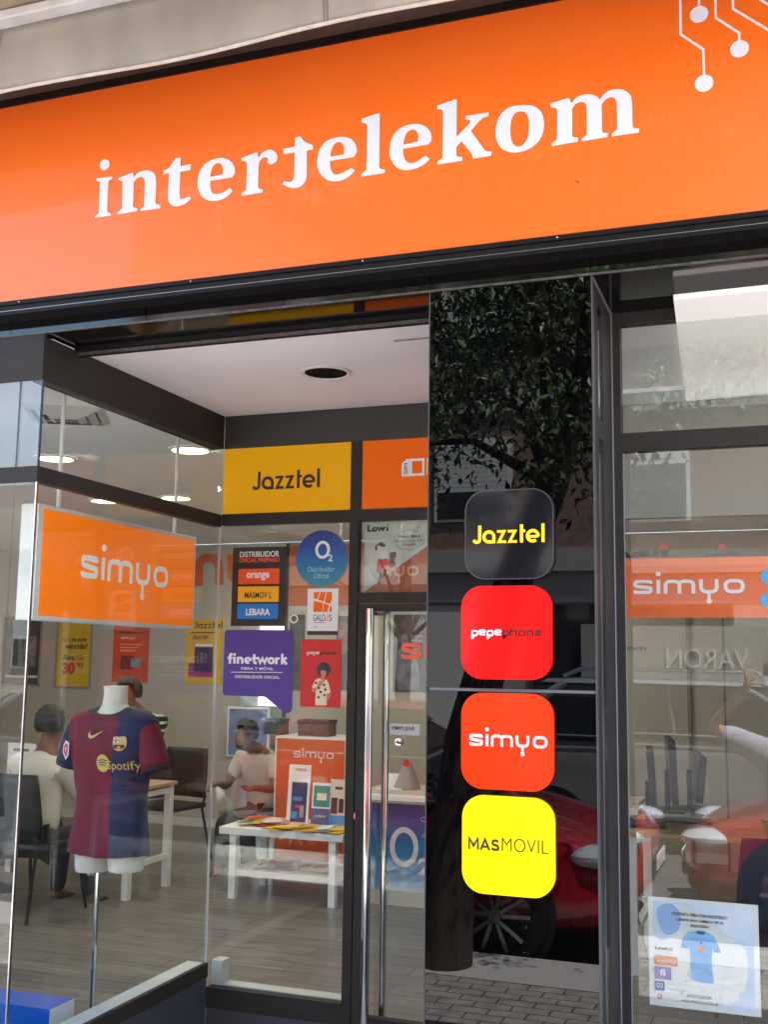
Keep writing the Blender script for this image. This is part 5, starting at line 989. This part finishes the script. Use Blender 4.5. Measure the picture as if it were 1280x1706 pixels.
for s_, r_ in (('CONTRATA FIBRA CON NOSOTROS Y', (.22, .125, .73, .155)), ('LLÉVATE UNA CAMISETA DE LA', (.26, .172, .69, .202)), ('SELECCIÓN !', (.39, .218, .565, .25))): text('lettering', s_, WI, qr(*r_), M_dark, t, hh, bold=.01)
flat('printed_shirt', [[q_(*p) for p in smooth([(.44,.285),(.52,.285),(.60,.315),(.65,.43,1),(.655,.46),(.60,.46),(.585,.41),(.575,.55,1),(.59,.74),(.48,.745),(.38,.725),(.385,.55,1),(.375,.40),(.36,.45),(.30,.445),(.32,.36,1),(.365,.305)])]], WI, mt('pale_shirt_blue', lin((116, 174, 220)), .5, var=.08, vscale=40), t, hh)
flat('printed_collar', [[q_(*p) for p in ((.44,.28),(.525,.28),(.51,.31),(.455,.31))]], WI, mt('collar_blue', lin((20, 90, 160)), .5), t, hh+.0009); flat('printed_crest', [rrect(*qr(.465, .42, .50, .465), .002)], WI, M_org, t, hh+.0009); flat('maker_mark', [[q_(*p) for p in ((.465,.395),(.483,.37),(.50,.395))]], WI, M_blue, t, hh+.0009)
text('lettering', 'Lowi', WI, qr(.06, .455, .17, .485), M_dark, t, hh, bold=.02); text('lettering', '.es', WI, qr(.175, .46, .22, .485), M_grey, t, hh)
flat('logo_block', [rrect(*qr(.05, .54, .265, .625), .002)], WI, mt('soft_orange', lin((232, 140, 80)), .5), t, hh); text('lettering', 'euskaltel', WI, qr(.07, .562, .25, .60), M_wht, t, hh+.0009)
flat('logo_block', [rrect(*qr(.05, .64, .205, .755), .002)], WI, mt('soft_violet', lin((140, 132, 190)), .5), t, hh); text('lettering', 'fi', WI, qr(.10, .66, .15, .72), M_wht, t, hh+.0009, bold=.03)
flat('logo_block', [rrect(*qr(.05, .775, .14, .86), .002)], WI, mt('soft_blue', lin((66, 110, 150)), .5), t, hh); text('lettering', 'O2', WI, qr(.065, .79, .125, .83), M_wht, t, hh+.0009)
c = q_(.095, .915); flat('logo_ring', ring(c[0], c[1], .007, .002), WI, M_red, t, hh)
text('lettering', 'INTERTELEKOM', WI, qr(.345, .865, .565, .895), M_grey, t, hh); text('lettering', 'AVDA PEREZ GALDÓS 48', WI, qr(.29, .91, .62, .94), M_grey, t, hh)
# storage door with its label on the back wall
rc = BW.rect(1046, 1000, 1147, 1372); t = thing('storage_door', 'pale flush door labelled ALMACEN in the back wall seen through the right window', 'door', ((rc[0]+rc[1])/2, YB, 0)); part('leaf', mt('door_taupe', (.40, .365, .31), .55), (rc[0], rc[1], YB-.03, YB-.002, 0, 2.1), parent=t); part('frame', mt('door_edge', (.2, .17, .14), .5), (rc[1]+.001, rc[1]+.03, YB-.034, YB-.002, 0, 2.13), (rc[0]-.03, rc[0]-.001, YB-.034, YB-.002, 0, 2.13), (rc[0], rc[1], YB-.034, YB-.002, 2.101, 2.13), parent=t)
text('label', 'ALMACÉN', FY(YB-.031), FY(YB-.031).rect(1040, 1076, 1077, 1083), M_dark, t, .001)
rc = BW.rect(1215, 990, 1262, 1372); t = thing('wall_cupboard', 'tall taupe cupboard with dark edge beside the storage door', 'cupboard', ((rc[0]+rc[1])/2, YB, 0)); part('door', mt('door_taupe', (.4, .36, .3)), (rc[0], rc[1]+.5, YB-.35, YB-.002, 0, 2.2), parent=t); part('side_edge', mt('door_edge', (.2, .2, .2)), (rc[0]-.02, rc[0]-.001, YB-.352, YB-.002, 0, 2.2), parent=t)
# desk with screens
p0 = PZ(1056, 1380, .75); DX0, DX1 = p0.x-.02, .75
dk = desk('white-legged desk with wooden top carrying dark computer screens, behind the right window', DX0, DX1, p0.y-.12, p0.y+.62)
part('cross_bar', M_deskleg, (DX0+.06, DX1-.06, p0.y+.0, p0.y+.03, .36, .385), parent=dk)
def screen(label, u, v, dy, w_, h_, rz, tilt=0, y=None):
    p = PZ(u, v, .751); t = thing('computer_monitor', label, 'monitor', (p.x, p.y, .751), R(rz)); T = Matrix.Rotation(R(tilt), 4, 'X')
    b = MB(); b.box(-w_/2, w_/2, -.02, .02, .07, .07+h_, bev=.006); o = b.build('casing', M_plast_black, t, local=True); o.data.transform(T)
    b = MB(); b.box(-w_/2+.012, w_/2-.012, -.0215, -.0202, .085, .055+h_); o = b.build('screen', mt('screen_off', (.01, .011, .013), .08, coat=1), t, local=True); o.data.transform(T)
    b = MB(); b.box(-.03, .03, .02, .05, .02, .25, bev=.004); b.build('stand', M_plast_black, t, local=True); b = MB(); b.box(-.12, .12, -.06, .14, .0, .018, bev=.004); b.build('foot', M_plast_black, t, local=True); return t
screen('dark monitor seen edge-on, nearest the window jamb on the desk', 1092, 1376, 0, .5, .36, 97, -3)
screen('dark monitor seen edge-on, behind the first one on the desk', 1123, 1352, 0, .5, .38, 99, -2)
screen('thin dark monitor seen edge-on at the right of the other two', 1160, 1350, 0, .46, .28, 99, 6)
p = PZ(1120, 1368, .751); t = thing('keyboard', 'dark keyboard lying on the desk in front of the monitors', 'keyboard', (p.x, p.y, .751)); part('keys', M_plast_black, (p.x-.1, p.x+.22, p.y-.06, p.y+.06, .752, .768), parent=t, bev=.003)
b = MB(); p = PZ(1062, 1372, .76); b.tube([(p.x+.02*k+.05*math.sin(k*.9), p.y+.06*math.cos(k*.8), .757+.01*(k % 2)) for k in range(8)]+[(p.x-.03, p.y-.12, .75), (p.x-.01, p.y-.14, .4), (p.x+.06, p.y-.1, .05)], .004, 6); o = b.build('cable', M_plast_black, None, smooth=True); tag(o, 'thin black cable looping over the desk edge and down to the floor', 'cable')
t = thing('water_bottle', 'clear plastic water bottle beside the monitors', 'bottle', (PZ(1164, 1346, .751).x+.03, PZ(1164, 1346, .751).y+.15, .751)); q = t.location
b = MB(); b.loft([[(q.x+r*math.cos(a_), q.y+r*math.sin(a_), .752+z) for a_ in [i*math.pi/10 for i in range(20)]] for r, z in ((.03, 0), (.034, .01), (.034, .15), (.03, .18), (.012, .22), (.012, .235))]); b.build('body', glass('bottle_plastic', .12), t, smooth=True); b = MB(); b.tube([(q.x, q.y, .988), (q.x, q.y, 1.004)], .015, 14); b.build('cap', M_blue, t, smooth=True)
chair('navy padded chair at the right-hand desk, partly out of view', (PZ(1275, 1560, .1).x+.1, 5.5, 0), R(15), mt('navy_fabric', (.012, .016, .04), .85), M_alu)
# ================================================================== the street behind the camera (seen in every pane and slab)
def inview(p, mg=90):
    d = Vector(p)-CAMP; z = d.dot(AX_F)
    if z < .05: return False
    u = 640+F_PX*d.dot(AX_R)/z; v = 853+F_PX*d.dot(AX_D)/z; return -mg < u < 1280+mg and -mg < v < 1706+mg
M_tyre = mt('tyre_rubber', (.012, .012, .012), .8); M_rim = mt('alloy_rim', (.45, .46, .48), .3, .8); M_cg = mt('car_glass', (.01, .012, .014), .03, coat=1)
def car(label, loc, rz, paint, group, L=4.3, W=1.8, H=1.5, trim=None, rails=False):
    t = thing('parked_car', label, 'car', loc, rz, group); k = L/4.3; w_ = W/1.8; h_ = H/1.5
    ST = [(2.16, .34, .58, .50), (2.10, .25, .68, .68), (1.95, .21, .77, .80), (1.6, .2, .87, .87), (1.2, .2, .95, .90), (.8, .2, .99, .905), (0, .2, 1.0, .905), (-1, .2, 1.03, .905), (-1.6, .2, 1.06, .89), (-1.98, .26, 1.03, .84), (-2.12, .36, .92, .76), (-2.16, .45, .8, .66)]
    b = MB(); rings = []
    for x, zl_, zt_, hw in ST:
        half = [(hw*.80, zl_), (hw*.97, zl_+.06), (hw, zl_+(zt_-zl_)*.38), (hw*.965, zl_+(zt_-zl_)*.56), (hw*.985, zl_+(zt_-zl_)*.78), (hw*.94, zt_-.03), (hw*.84, zt_), (hw*.45, zt_+.02)]
        rings.append([(x*k, -y*w_, z*h_) for y, z in half]+[(x*k, y*w_, z*h_) for y, z in reversed(half)])
    b.loft(rings); bo = b.build('body', paint, t, local=True, smooth=True)
    md = bo.modifiers.new('d', 'SUBSURF'); md.levels = 1; md.render_levels = 1
    GB = [(1.12, .90), (.2, .90), (-.9, .90), (-1.95, .84)]
    b = MB(); rs = []
    for z, f in ((.985, 0), (1.15, .28), (1.32, .62), (1.43, .88)):
        xf = 1.15-.80*f; xr = -1.98+.62*f; hw = .875-.19*f; rs.append([(xf*k, -hw*.8*w_, z*h_), ((xf-.22)*k, -hw*w_, z*h_), (xr*k+.25, -hw*w_, z*h_+.02), (xr*k, -hw*.85*w_, z*h_+.02), (xr*k, hw*.85*w_, z*h_+.02), (xr*k+.25, hw*w_, z*h_+.02), ((xf-.22)*k, hw*w_, z*h_), (xf*k, hw*.8*w_, z*h_)])
    b.loft(rs); b.build('windows', M_cg, t, local=True, smooth=False)
    b = MB(); top = rs[-1]; b.loft([[(p[0]*1.0+(.03 if p[0] > 0 else -.03), p[1]*1.03, p[2]+.001) for p in top], [(p[0]*.97, p[1]*.97, p[2]+.035) for p in top], [(p[0]*.7, p[1]*.7, p[2]+.055) for p in top]]); b.build('roof', trim or paint, t, local=True, smooth=True)
    for s_ in (-1, 1):
        i0 = (0, 7)[s_ > 0]; i1 = (1, 6)[s_ > 0]; i2 = (2, 5)[s_ > 0]
        b = MB(); b.tube([Vector(r[i1])+Vector((0, s_*.004, 0)) for r in rs], .028, 8); b.build('windscreen_pillar', trim or paint, t, local=True, smooth=True)
        b = MB(); b.tube([Vector(r[i2])+Vector((0, s_*.004, 0)) for r in rs], .045, 8); b.build('rear_pillar', paint, t, local=True, smooth=True)
        b = MB(); b.tube([(r0_*k, s_*hw2*w_, z2*h_) for r0_, hw2, z2 in ((-.35, .88, 1.0), (-.4, .76, 1.25), (-.42, .69, 1.42))], .03, 8); b.build('door_pillar', M_plast_black, t, local=True, smooth=True)
        b = MB(); b.ball((.78*k, s_*1.0*w_, 1.05*h_), (.08, .11, .075)); b.build('door_mirror', paint, t, local=True, smooth=True)
        b = MB(); b.ball((1.93*k, s_*.66*w_, .69*h_), (.22, .17, .075)); b.build('headlight', mt('headlight_lens', (.55, .6, .66), .08, coat=1), t, local=True, smooth=True)
        b = MB(); b.ball((-2.03*k, s_*.66*w_, .88*h_), (.11, .18, .09)); b.build('tail_light', mt('tail_lens', (.3, .01, .01), .1, coat=1), t, local=True, smooth=True)
        b = MB(); b.tube([((1.05-i*.25)*k, s_*.90*w_, (1.0+.003*i)*h_) for i in range(12)], .008, 6); b.build('belt_trim', M_alu, t, local=True, smooth=True)
        if rails: b = MB(); b.tube([(.45*k, s_*.62*w_, 1.47*h_), (.35*k, s_*.62*w_, 1.545*h_), (-1.1*k, s_*.6*w_, 1.56*h_), (-1.25*k, s_*.6*w_, 1.5*h_)], .022, 8); b.build('roof_rail', M_alu, t, local=True, smooth=True)
        for x in (1.35, -1.32):
            wy = s_*.80*w_; b = MB(); N_ = 36
            b.loft([[(x*k+r*math.cos(a_), wy+s_*y_, .335+r*math.sin(a_)) for a_ in [i*2*math.pi/N_ for i in range(N_)]] for r, y_ in ((.22, -.1), (.32, -.1), (.335, -.06), (.335, .08), (.32, .108), (.235, .112))], cap0=True, cap1=False)
            wh = b.build('wheel', M_tyre, t, local=True, smooth=True)
            b = MB(); b.loft([[(x*k+.385*math.cos(a_), wy+s_*.103, .345+.385*math.sin(a_)) for a_ in [i*2*math.pi/N_ for i in range(N_)]], [(x*k+.34*math.cos(a_), wy+s_*.101, .335+.34*math.sin(a_)) for a_ in [i*2*math.pi/N_ for i in range(N_)]]], cap0=False, cap1=False); b.build('wheel_arch', M_plast_black, t, local=True, smooth=True)
            b = MB()
            for q in range(5):
                a_ = q*2*math.pi/5+.3
                for da in (-.17, .17):
                    p = lambda r, o_, yy: (x*k+r*math.cos(a_+o_), wy+s_*yy, .335+r*math.sin(a_+o_))
                    b.prism([p(.045, da*1.2-.25, .112), p(.045, da*1.2+.25, .112), p(.225, da*1.6+.05, .10), p(.225, da*1.6-.05, .10)], (0, s_*.012, 0))
            b.tube([(x*k, wy+s_*.09, .335), (x*k, wy+s_*.125, .335)], .04, 16); b.build('rim', M_rim, wh, local=True)
            b = MB(); b.tube([(x*k, wy+s_*.02, .335), (x*k, wy+s_*.05, .335)], .225, 30); b.build('brake_disc', M_plast_black, wh, local=True)
    b = MB(); b.box(2.06*k, 2.175*k, -.42*w_, .42*w_, .36*h_, .52*h_, bev=.03); b.build('grille', M_plast_black, t, local=True)
    b = MB(); b.box(2.18*k, 2.188*k, -.26, .26, .42*h_, .52*h_); b.build('number_plate', M_wht, t, local=True)
    b = MB(); b.tube([(.9*k, -.3, 1.03*h_), (.62*k, .25, 1.09*h_)], .010, 6); b.build('wiper', M_plast_black, t, local=True)
    return t
M_redcar = mt('deep_red_paint', (.42, .008, .016), .18, coat=1, spec=.6); M_redcar2 = mt('bright_red_paint', (.42, .012, .012), .2, coat=1); M_silver = mt('silver_paint', (.42, .44, .46), .25, .5, coat=1); M_darkcar = mt('dark_car_paint', (.02, .022, .025), .2, coat=1)
GC = 'cars parked along the kerb'
car('deep red hatchback parked at the kerb behind the camera, mirrored in the black pillar', (-3.12, -1.26, ZR), 0, M_redcar, GC, H=1.52)
car('bright red car facing the other way, behind the person taking the photo', (1.28, -1.75, ZR), R(180), M_redcar2, GC, L=4.1, H=1.45)
car('tall silver car with roof rails parked across the road', (-.7, -5.2, ZR), 0, M_silver, 'cars across the road', L=4.9, W=1.95, H=1.78, trim=M_silver, rails=True)
car('silver car parked further left across the road', (-7.6, -5.4, ZR), 0, M_silver, 'cars across the road', L=4.5, H=1.5)
car('white car parked further right across the road', (5.2, -5.3, ZR), R(180), mt('white_paint', (.7, .7, .69), .25, coat=1), 'cars across the road', L=4.4, H=1.48)
# scooter
sct = thing('motor_scooter', 'white motor scooter with round mirrors parked beyond the red hatchback', 'scooter', (-6.15, -.75, ZR), R(-70)); Mw = mt('white_scooter_paint', (.72, .72, .7), .2, coat=1)
for x in (.62, -.62):
    b = MB(); b.loft([[(x+r*math.cos(a), y, .26+r*math.sin(a)) for a in [i*math.pi/14 for i in range(28)]] for r, y in ((.16, -.05), (.25, -.05), (.26, 0), (.25, .05), (.16, .05))]); wh = b.build('wheel', M_tyre, sct, local=True, smooth=True)
b = MB(); b.loft([[(x+.03*0, w2*math.cos(a), z+.0+h2*math.sin(a)) for a in [i*math.pi/8 for i in range(16)]] for x, z, w2, h2 in ((-.85, .72, .06, .05), (-.7, .66, .15, .16), (-.4, .6, .17, .2), (-.12, .52, .15, .18), (-.02, .36, .14, .08))]); b.build('rear_fairing', Mw, sct, local=True, smooth=True)
b = MB(); b.loft([[(x+.05*math.cos(a)*1.2, w2*math.sin(a), z) for a in [i*math.pi/8 for i in range(16)]] for x, z, w2 in ((.36, .25, .12), (.42, .5, .2), (.38, .8, .19), (.33, 1.02, .12))]); b.build('front_shield', Mw, sct, local=True, smooth=True)
b = MB(); b.box(-.05, .40, -.15, .15, .24, .30, bev=.02); b.build('footboard', mt('grey_plastic', (.1, .1, .1), .6), sct, local=True)
b = MB(); b.ball((-.42, 0, .84), (.36, .14, .07)); b.build('seat', mt('black_vinyl', (.015, .015, .015), .5), sct, local=True, smooth=True)
b = MB(); b.ball((.62, 0, .42), (.24, .09, .13)); b.build('front_mudguard', Mw, sct, local=True, smooth=True)
b = MB(); b.tube([(.33, 0, .95), (.30, 0, 1.08)], .03, 10); b.tube([(.2, -.34, 1.1), (.3, -.12, 1.07), (.3, .12, 1.07), (.2, .34, 1.1)], .014, 8); b.build('handlebar', M_chrome, sct, local=True, smooth=True)
b = MB(); b.ball((.40, 0, 1.04), (.07, .1, .08)); b.build('headlight', mt('headlight_lens', (.5, .5, .5)), sct, local=True, smooth=True)
for s_ in (-1, 1): b = MB(); b.tube([(.28, s_*.18, 1.08), (.27, s_*.24, 1.28)], .006, 6); b.ball((.265, s_*.25, 1.34), (.02, .075, .06)); b.build('mirror', M_chrome, sct, local=True, smooth=True)
# trees
M_bark = mt('dark_bark', (.055, .04, .03), .9, var=.35, vscale=8, bump=1, bscale=28, stretch=(1, 1, .3))
M_leaf = mt('leaf_green', (.028, .06, .011), .42, col2=(.085, .16, .025), vscale=3, spec=.5)
_b = M_leaf.node_tree.nodes['Principled BSDF']; _b.inputs['Transmission Weight'].default_value = 0
def tree(label, pts, rad, cc, cr, nleaf, seed, nclump=46, cut=True):
    r = random.Random(seed); t = thing('street_tree', label, 'tree', pts[0], group='street trees along the kerb')
    b = MB(); b.tube(pts, rad, 14); br = []
    for k in range(11):
        p0 = Vector(pts[-1-(k % 2)]); a = k*2*math.pi/11+r.uniform(-.3, .3); q = p0+Vector((math.cos(a)*cr[0]*.8, math.sin(a)*cr[1]*.8, r.uniform(.1, 1)*cr[2]))
        m1 = p0.lerp(q, .5)+Vector((0, 0, .15))
        if cut and (inview(q) or inview(m1)): continue
        b.tube([p0, m1, q], [rad[-1]*.6, rad[-1]*.3, .012], 7); br.append((m1, q))
    b.build('trunk', M_bark, t, smooth=True)
    bm = bmesh.new(); n = 0; cl = []
    for k in range(nclump):
        while True:
            d = Vector((r.uniform(-1, 1), r.uniform(-1, 1), r.uniform(-.85, 1)))
            if .3 < d.length < 1: break
        cl.append((Vector(cc)+Vector((d.x*cr[0], d.y*cr[1], d.z*cr[2])), r.uniform(.22, .42)))
    for k in range(nleaf):
        c_, s_ = cl[r.randrange(len(cl))]; p = c_+Vector((r.gauss(0, s_*.6), r.gauss(0, s_*.6), r.gauss(0, s_*.6)))
        if cut and inview(p): continue
        d = Vector((r.uniform(-1, 1), r.uniform(-1, 1), r.uniform(-1.6, .2))).normalized(); sd = d.cross(Vector((r.uniform(-1, 1), r.uniform(-1, 1), r.uniform(-1, 1)))).normalized(); nn = d.cross(sd); L_ = r.uniform(.05, .095); w_ = L_*.2
        v = [bm.verts.new(p), bm.verts.new(p+d*L_*.45+sd*w_-nn*.004), bm.verts.new(p+d*L_), bm.verts.new(p+d*L_*.45-sd*w_-nn*.004)]
        bm.faces.new((v[0], v[1], v[2])); bm.faces.new((v[0], v[2], v[3]))
    me = bpy.data.meshes.new('crown'); bm.to_mesh(me); bm.free(); link('crown', me, M_leaf, t); return t
tree('street tree with leaning trunk beside the red hatchback, mirrored in the pillar', [(-1.97, .08, ZP), (-1.93, .08, .5), (-1.84, .06, 1.2), (-1.62, .0, 2.0), (-1.33, -.06, 2.75), (-1.15, -.1, 3.4)], [.17, .14, .13, .12, .10, .08], (-1.6, .2, 4.1), (1.25, 1.5, 1.45), 16000, 5, 60)
tree('street tree to the right of the camera, low leaves mirrored in the right window', [(3.4, .0, ZP), (3.35, .0, 1.2), (3.3, -.05, 2.4), (3.2, -.1, 3.3)], [.15, .12, .10, .08], (3.0, -.6, 4.2), (1.5, 1.2, 1.35), 5000, 9)
tree('street tree further left along the kerb', [(-14.6, .0, ZP), (-14.5, .0, 1.5), (-14.4, -.1, 3.0)], [.16, .13, .1], (-14.3, -.4, 4.4), (1.7, 1.7, 1.6), 5000, 11)
tree('street tree across the road at the left', [(-6.5, -9.2, ZR), (-6.4, -9.2, 2), (-6.4, -9.2, 3.6)], [.16, .13, .1], (-6.4, -9.2, 5.2), (2, 2, 1.9), 5000, 12, cut=False)
tree('street tree across the road at the right', [(4.5, -8.2, ZR), (4.4, -8.2, 2), (4.4, -8.2, 3.6)], [.16, .13, .1], (4.4, -8.2, 5.2), (2, 2, 1.9), 5000, 13, cut=False)
# buildings opposite
M_brick = tiles('salmon_brick', (.30, .17, .125), (.25, .135, .10), (.28, .24, .2), 4, .5, .13, .012, .85)
M_conc = mt('pale_render', (.36, .34, .30), .8, var=.06, vscale=.7); M_shut = mt('white_shutter', (.62, .6, .55), .6); M_gbk = mt('dark_shop_glass', (.03, .03, .032), .05, coat=1)
# brick runs vertical: rotate texture so rows are horizontal on the wall facing the shop
_mp = M_brick.node_tree.nodes.new('ShaderNodeMapping'); _mp.inputs['Rotation'].default_value = (R(90), 0, 0)
_br = [n for n in M_brick.node_tree.nodes if n.type == 'TEX_BRICK'][0]; _tc = [n for n in M_brick.node_tree.nodes if n.type == 'TEX_COORD'][0]
M_brick.node_tree.links.new(_tc.outputs['Object'], _mp.inputs[0]); M_brick.node_tree.links.new(_mp.outputs[0], _br.inputs[0])
bd = thing('brick_building', 'long brick apartment block with shuttered windows and shops, across the road', 'building', (0, -13, ZR))
YO = -13.0
part('wall', M_brick, (-13, 22, YO-10, YO, 3.3, 15), parent=bd); part('ground_floor', M_conc, (-13, 22, YO-10, YO-.05, ZR, 3.299), parent=bd)
for z in (3.3, 6.3, 9.3, 12.3): part('floor_band', M_conc, (-13, 22, YO-.06, YO+.09, z-.0, z+.42), parent=bd)
for fl in range(4):
    for i in range(11):
        x = -11.6+i*3.1; z = 4.3+fl*3
        w_ = part('window', M_shut, (x-.75, x+.75, YO+.001, YO+.05, z-.05, z+1.5), parent=bd)
        part('pane', M_gbk, (x-.68, x+.68, YO+.051, YO+.06, z, z+(.5 if (i*7+fl*3) % 3 else 1.0)), parent=w_)
        part('shutter', M_shut, *[(x-.68, x+.68, YO+.051, YO+.07, z+(.5 if (i*7+fl*3) % 3 else 1.0)+.002+k*.09, z+(.5 if (i*7+fl*3) % 3 else 1.0)+.085+k*.09) for k in range(int((1.45-(.5 if (i*7+fl*3) % 3 else 1.0))/.09))], parent=w_)
for i in range(8):
    x = -11+i*4.2; w_ = part('shop_window', M_gbk if i % 3 != 1 else M_shut, (x-1.7, x+1.7, YO-.049, YO-.02, .3, 2.7), parent=bd)
    part('window_frame', M_alu, (x-1.75, x-1.7, YO-.049, YO+.01, .25, 2.75), (x+1.7, x+1.75, YO-.049, YO+.01, .25, 2.75), (x-1.7, x+1.7, YO-.049, YO+.01, 2.7, 2.75), parent=w_)
pl = Plane((0, YO+.12, 0), (-1, 0, 0), (0, 0, 1)); part('fascia_board', mt('beige_fascia', (.36, .33, .27), .6), (-3.4, .6, YO-.045, YO+.115, 1.25, 2.35), parent=bd); text('fascia_lettering', 'VARON', pl, (.62, 2.02, 1.60, 1.95), mt('pale_lettering', (.62, .6, .54), .5), bd, .005, .02)
lo = thing('low_building', 'low cream building with flat white parapet and chimney, far left down the street', 'building', (-34, -30, ZR))
part('wall', mt('cream_render', (.5, .42, .34), .8, var=.05), (-80, -15.5, -40, -28, ZR, 8.2), parent=lo); part('parapet', mt('white_parapet', (.75, .75, .73), .7), (-80, -15.3, -40.2, -27.8, 8.2, 9.0), parent=lo)
for x in (-27.0, -41): part('chimney', M_brick, (x, x+1.3, -31.5, -30.4, 9.0, 11.2), parent=lo)
for i in range(12):
    for z in (1.2, 4.6): w_ = part('window', M_shut, (-60+i*3.6, -58.4+i*3.6, -28, -27.93, z, z+1.8), parent=lo); part('pane', M_gbk, (-59.9+i*3.6, -58.5+i*3.6, -27.929, -27.91, z+.1, z+1.1), parent=w_)
bn = thing('neighbour_building', 'plain rendered building continuing left and right of the shop', 'building', (0, YF+.3, ZP)); part('upper_storeys', mt('shop_render', (.3, .28, .26)), (-20, 12, YF+.06, YF+9, 4.61, 7.4), parent=bn); part('side_wall', M_conc, (-20, -8.4, YF+.05, YF+9, ZP, 4.6), (3.4, 12, YF+.05, YF+9, ZP, 4.6), parent=bn)
# parking sign at the left
sg = thing('road_sign', 'round blue road sign on a grey post by the kerb near the scooter', 'road sign', (-6.9, .25, ZP)); b = MB(); b.tube([(-6.9, .25, ZP), (-6.9, .25, 2.3)], .03, 12); b.build('post', M_alu, sg, smooth=True)
q = Plane((-6.9, .29, 2.0), (-1, 0, 0), (0, 0, 1)); flat('sign_plate', [ell(0, 0, .22, n=36)], q, mt('road_blue', lin((20, 90, 190)), .35), sg, .001, .004); flat('white_symbol', [rrect(-.09, .09, -.08, .06, .01)], q, M_wht, sg, .006, .001)
# ------------------------------------------------------------------ the person taking the photo
ph = thing('person', 'person in a loose lilac-grey shirt and plum trousers holding up a phone, mirrored in the right window', 'person', (.0, -.45, ZR)); ph['label'] = 'person in lilac-grey shirt and plum trousers holding up a phone, mirrored in right window'
J = {}; B = []; g0 = -ZR
J['pelvis'] = ((.02, -.02, .86), (.165, .115)); J['waist'] = ((.02, 0, 1.02), (.14, .10)); J['chest'] = ((.02, -.01, 1.20), (.165, .115)); J['yoke'] = ((.02, -.01, 1.33), (.11, .07)); J['neck'] = ((.02, .01, 1.41), .052)
J['jaw'] = ((.02, .05, 1.495), (.06, .068)); J['skull'] = ((.02, .03, 1.585), (.076, .09)); J['crown'] = ((.02, .02, 1.635), (.06, .07)); J['nose'] = ((.02, .125, 1.54), .013)
B += [('pelvis', 'waist'), ('waist', 'chest'), ('chest', 'yoke'), ('yoke', 'neck'), ('neck', 'jaw'), ('jaw', 'skull'), ('skull', 'crown'), ('skull', 'nose')]
for nm, s_, el, wr in (('L', -1, (-.49, .15, 1.50), (-.25, .38, 1.765)), ('R', 1, (.33, .18, 1.50), (.075, .39, 1.77))):
    J['sh'+nm] = ((.02+s_*.17, .0, 1.34), .055); J['el'+nm] = (el, .042); J['wr'+nm] = (wr, .027); B += [('yoke', 'sh'+nm), ('sh'+nm, 'el'+nm), ('el'+nm, 'wr'+nm)]
    hand(J, B, 'wr'+nm, wr, (-s_*.25, .05, .9), (-s_*.9, -.2, .3), .75, .95)
    J['hip'+nm] = ((.02+s_*.09, 0, .80), .085); J['kn'+nm] = ((.02+s_*.11, .02, .45), .062); J['an'+nm] = ((.02+s_*.12, -.02, .09), .045); J['to'+nm] = ((.02+s_*.13, .13, .04), .04); B += [('pelvis', 'hip'+nm), ('hip'+nm, 'kn'+nm), ('kn'+nm, 'an'+nm), ('an'+nm, 'to'+nm)]
link('body', skinned(J, B), M_skin, ph, local=True, smooth=True)
K = {'hem': ((.02, -.01, .90), (.20, .15)), 'waist': ((.02, 0, 1.02), (.19, .14)), 'chest': ((.02, -.01, 1.19), (.20, .145)), 'yoke': ((.02, -.01, 1.33), (.15, .105)), 'collar': ((.02, 0, 1.38), (.075, .07))}; Q = [('hem', 'waist'), ('waist', 'chest'), ('chest', 'yoke'), ('yoke', 'collar')]
for nm in 'LR': K['sh'+nm] = (J['sh'+nm][0], .095); q_s = lerp(J['sh'+nm][0], J['el'+nm][0], .9); K['sl'+nm] = ((q_s[0], q_s[1], q_s[2]-.02), .088); Q += [('yoke', 'sh'+nm), ('sh'+nm, 'sl'+nm)]
link('shirt', skinned(K, Q), mt('lilac_grey_shirt', (.36, .36, .45), .8, var=.06, bump=.3, bscale=10), ph, local=True, smooth=True)
K = {'pelvis': ((.02, -.02, .86), (.175, .13))}; Q = []
for nm in 'LR': K['hip'+nm] = (J['hip'+nm][0], .105); K['kn'+nm] = (J['kn'+nm][0], .085); K['an'+nm] = (J['an'+nm][0], .07); Q += [('pelvis', 'hip'+nm), ('hip'+nm, 'kn'+nm), ('kn'+nm, 'an'+nm)]
link('trousers', skinned(K, Q), mt('plum_trousers', (.09, .02, .05), .8), ph, local=True, smooth=True)
bm = bmesh.new(); bmesh.ops.create_icosphere(bm, subdivisions=4, radius=1)
for v in bm.verts: d = v.co.normalized(); v.co = Vector((d.x*.088, d.y*.10, d.z*.105))*(1+rnd.uniform(-.03, .03))
bmesh.ops.delete(bm, geom=[v for v in bm.verts if v.co.y > .04 and v.co.z < .045], context='VERTS'); me = bpy.data.meshes.new('hair'); bm.to_mesh(me); bm.free(); me.transform(Matrix.Translation((.02, .015, 1.62))); link('hair', me, M_hair, ph, local=True, smooth=True)
for nm in 'LR':
    a_ = Vector(J['an'+nm][0]); b_ = Vector(J['to'+nm][0]); link('shoe', skinned({'h': ((a_.x, a_.y-.03, .052), (.05, .045)), 'm': (tuple((a_+b_)/2*1.0-Vector((0, 0, .015))), (.052, .042)), 't': ((b_.x, b_.y+.035, .04), (.045, .034))}, [('h', 'm'), ('m', 't')]), mt('dark_shoe', (.02, .018, .016), .5), ph, local=True, smooth=True)
pn = thing('phone', 'dark phone held sideways with three lenses, in the hands of the person mirrored', 'phone', (-.065, -.03, EYE-.02)); part('case', mt('phone_case', (.03, .03, .035), .25), (-.145, .022, -.026, -.017, EYE-.058, EYE+.02), parent=pn, bev=.003)
for x, z in ((.003, EYE-.0), (.003, EYE-.034), (-.022, EYE-.017)): b = MB(); b.tube([(x, -.017, z), (x, -.0145, z)], .0085, 16); b.build('lens', M_cg, pn, smooth=True)
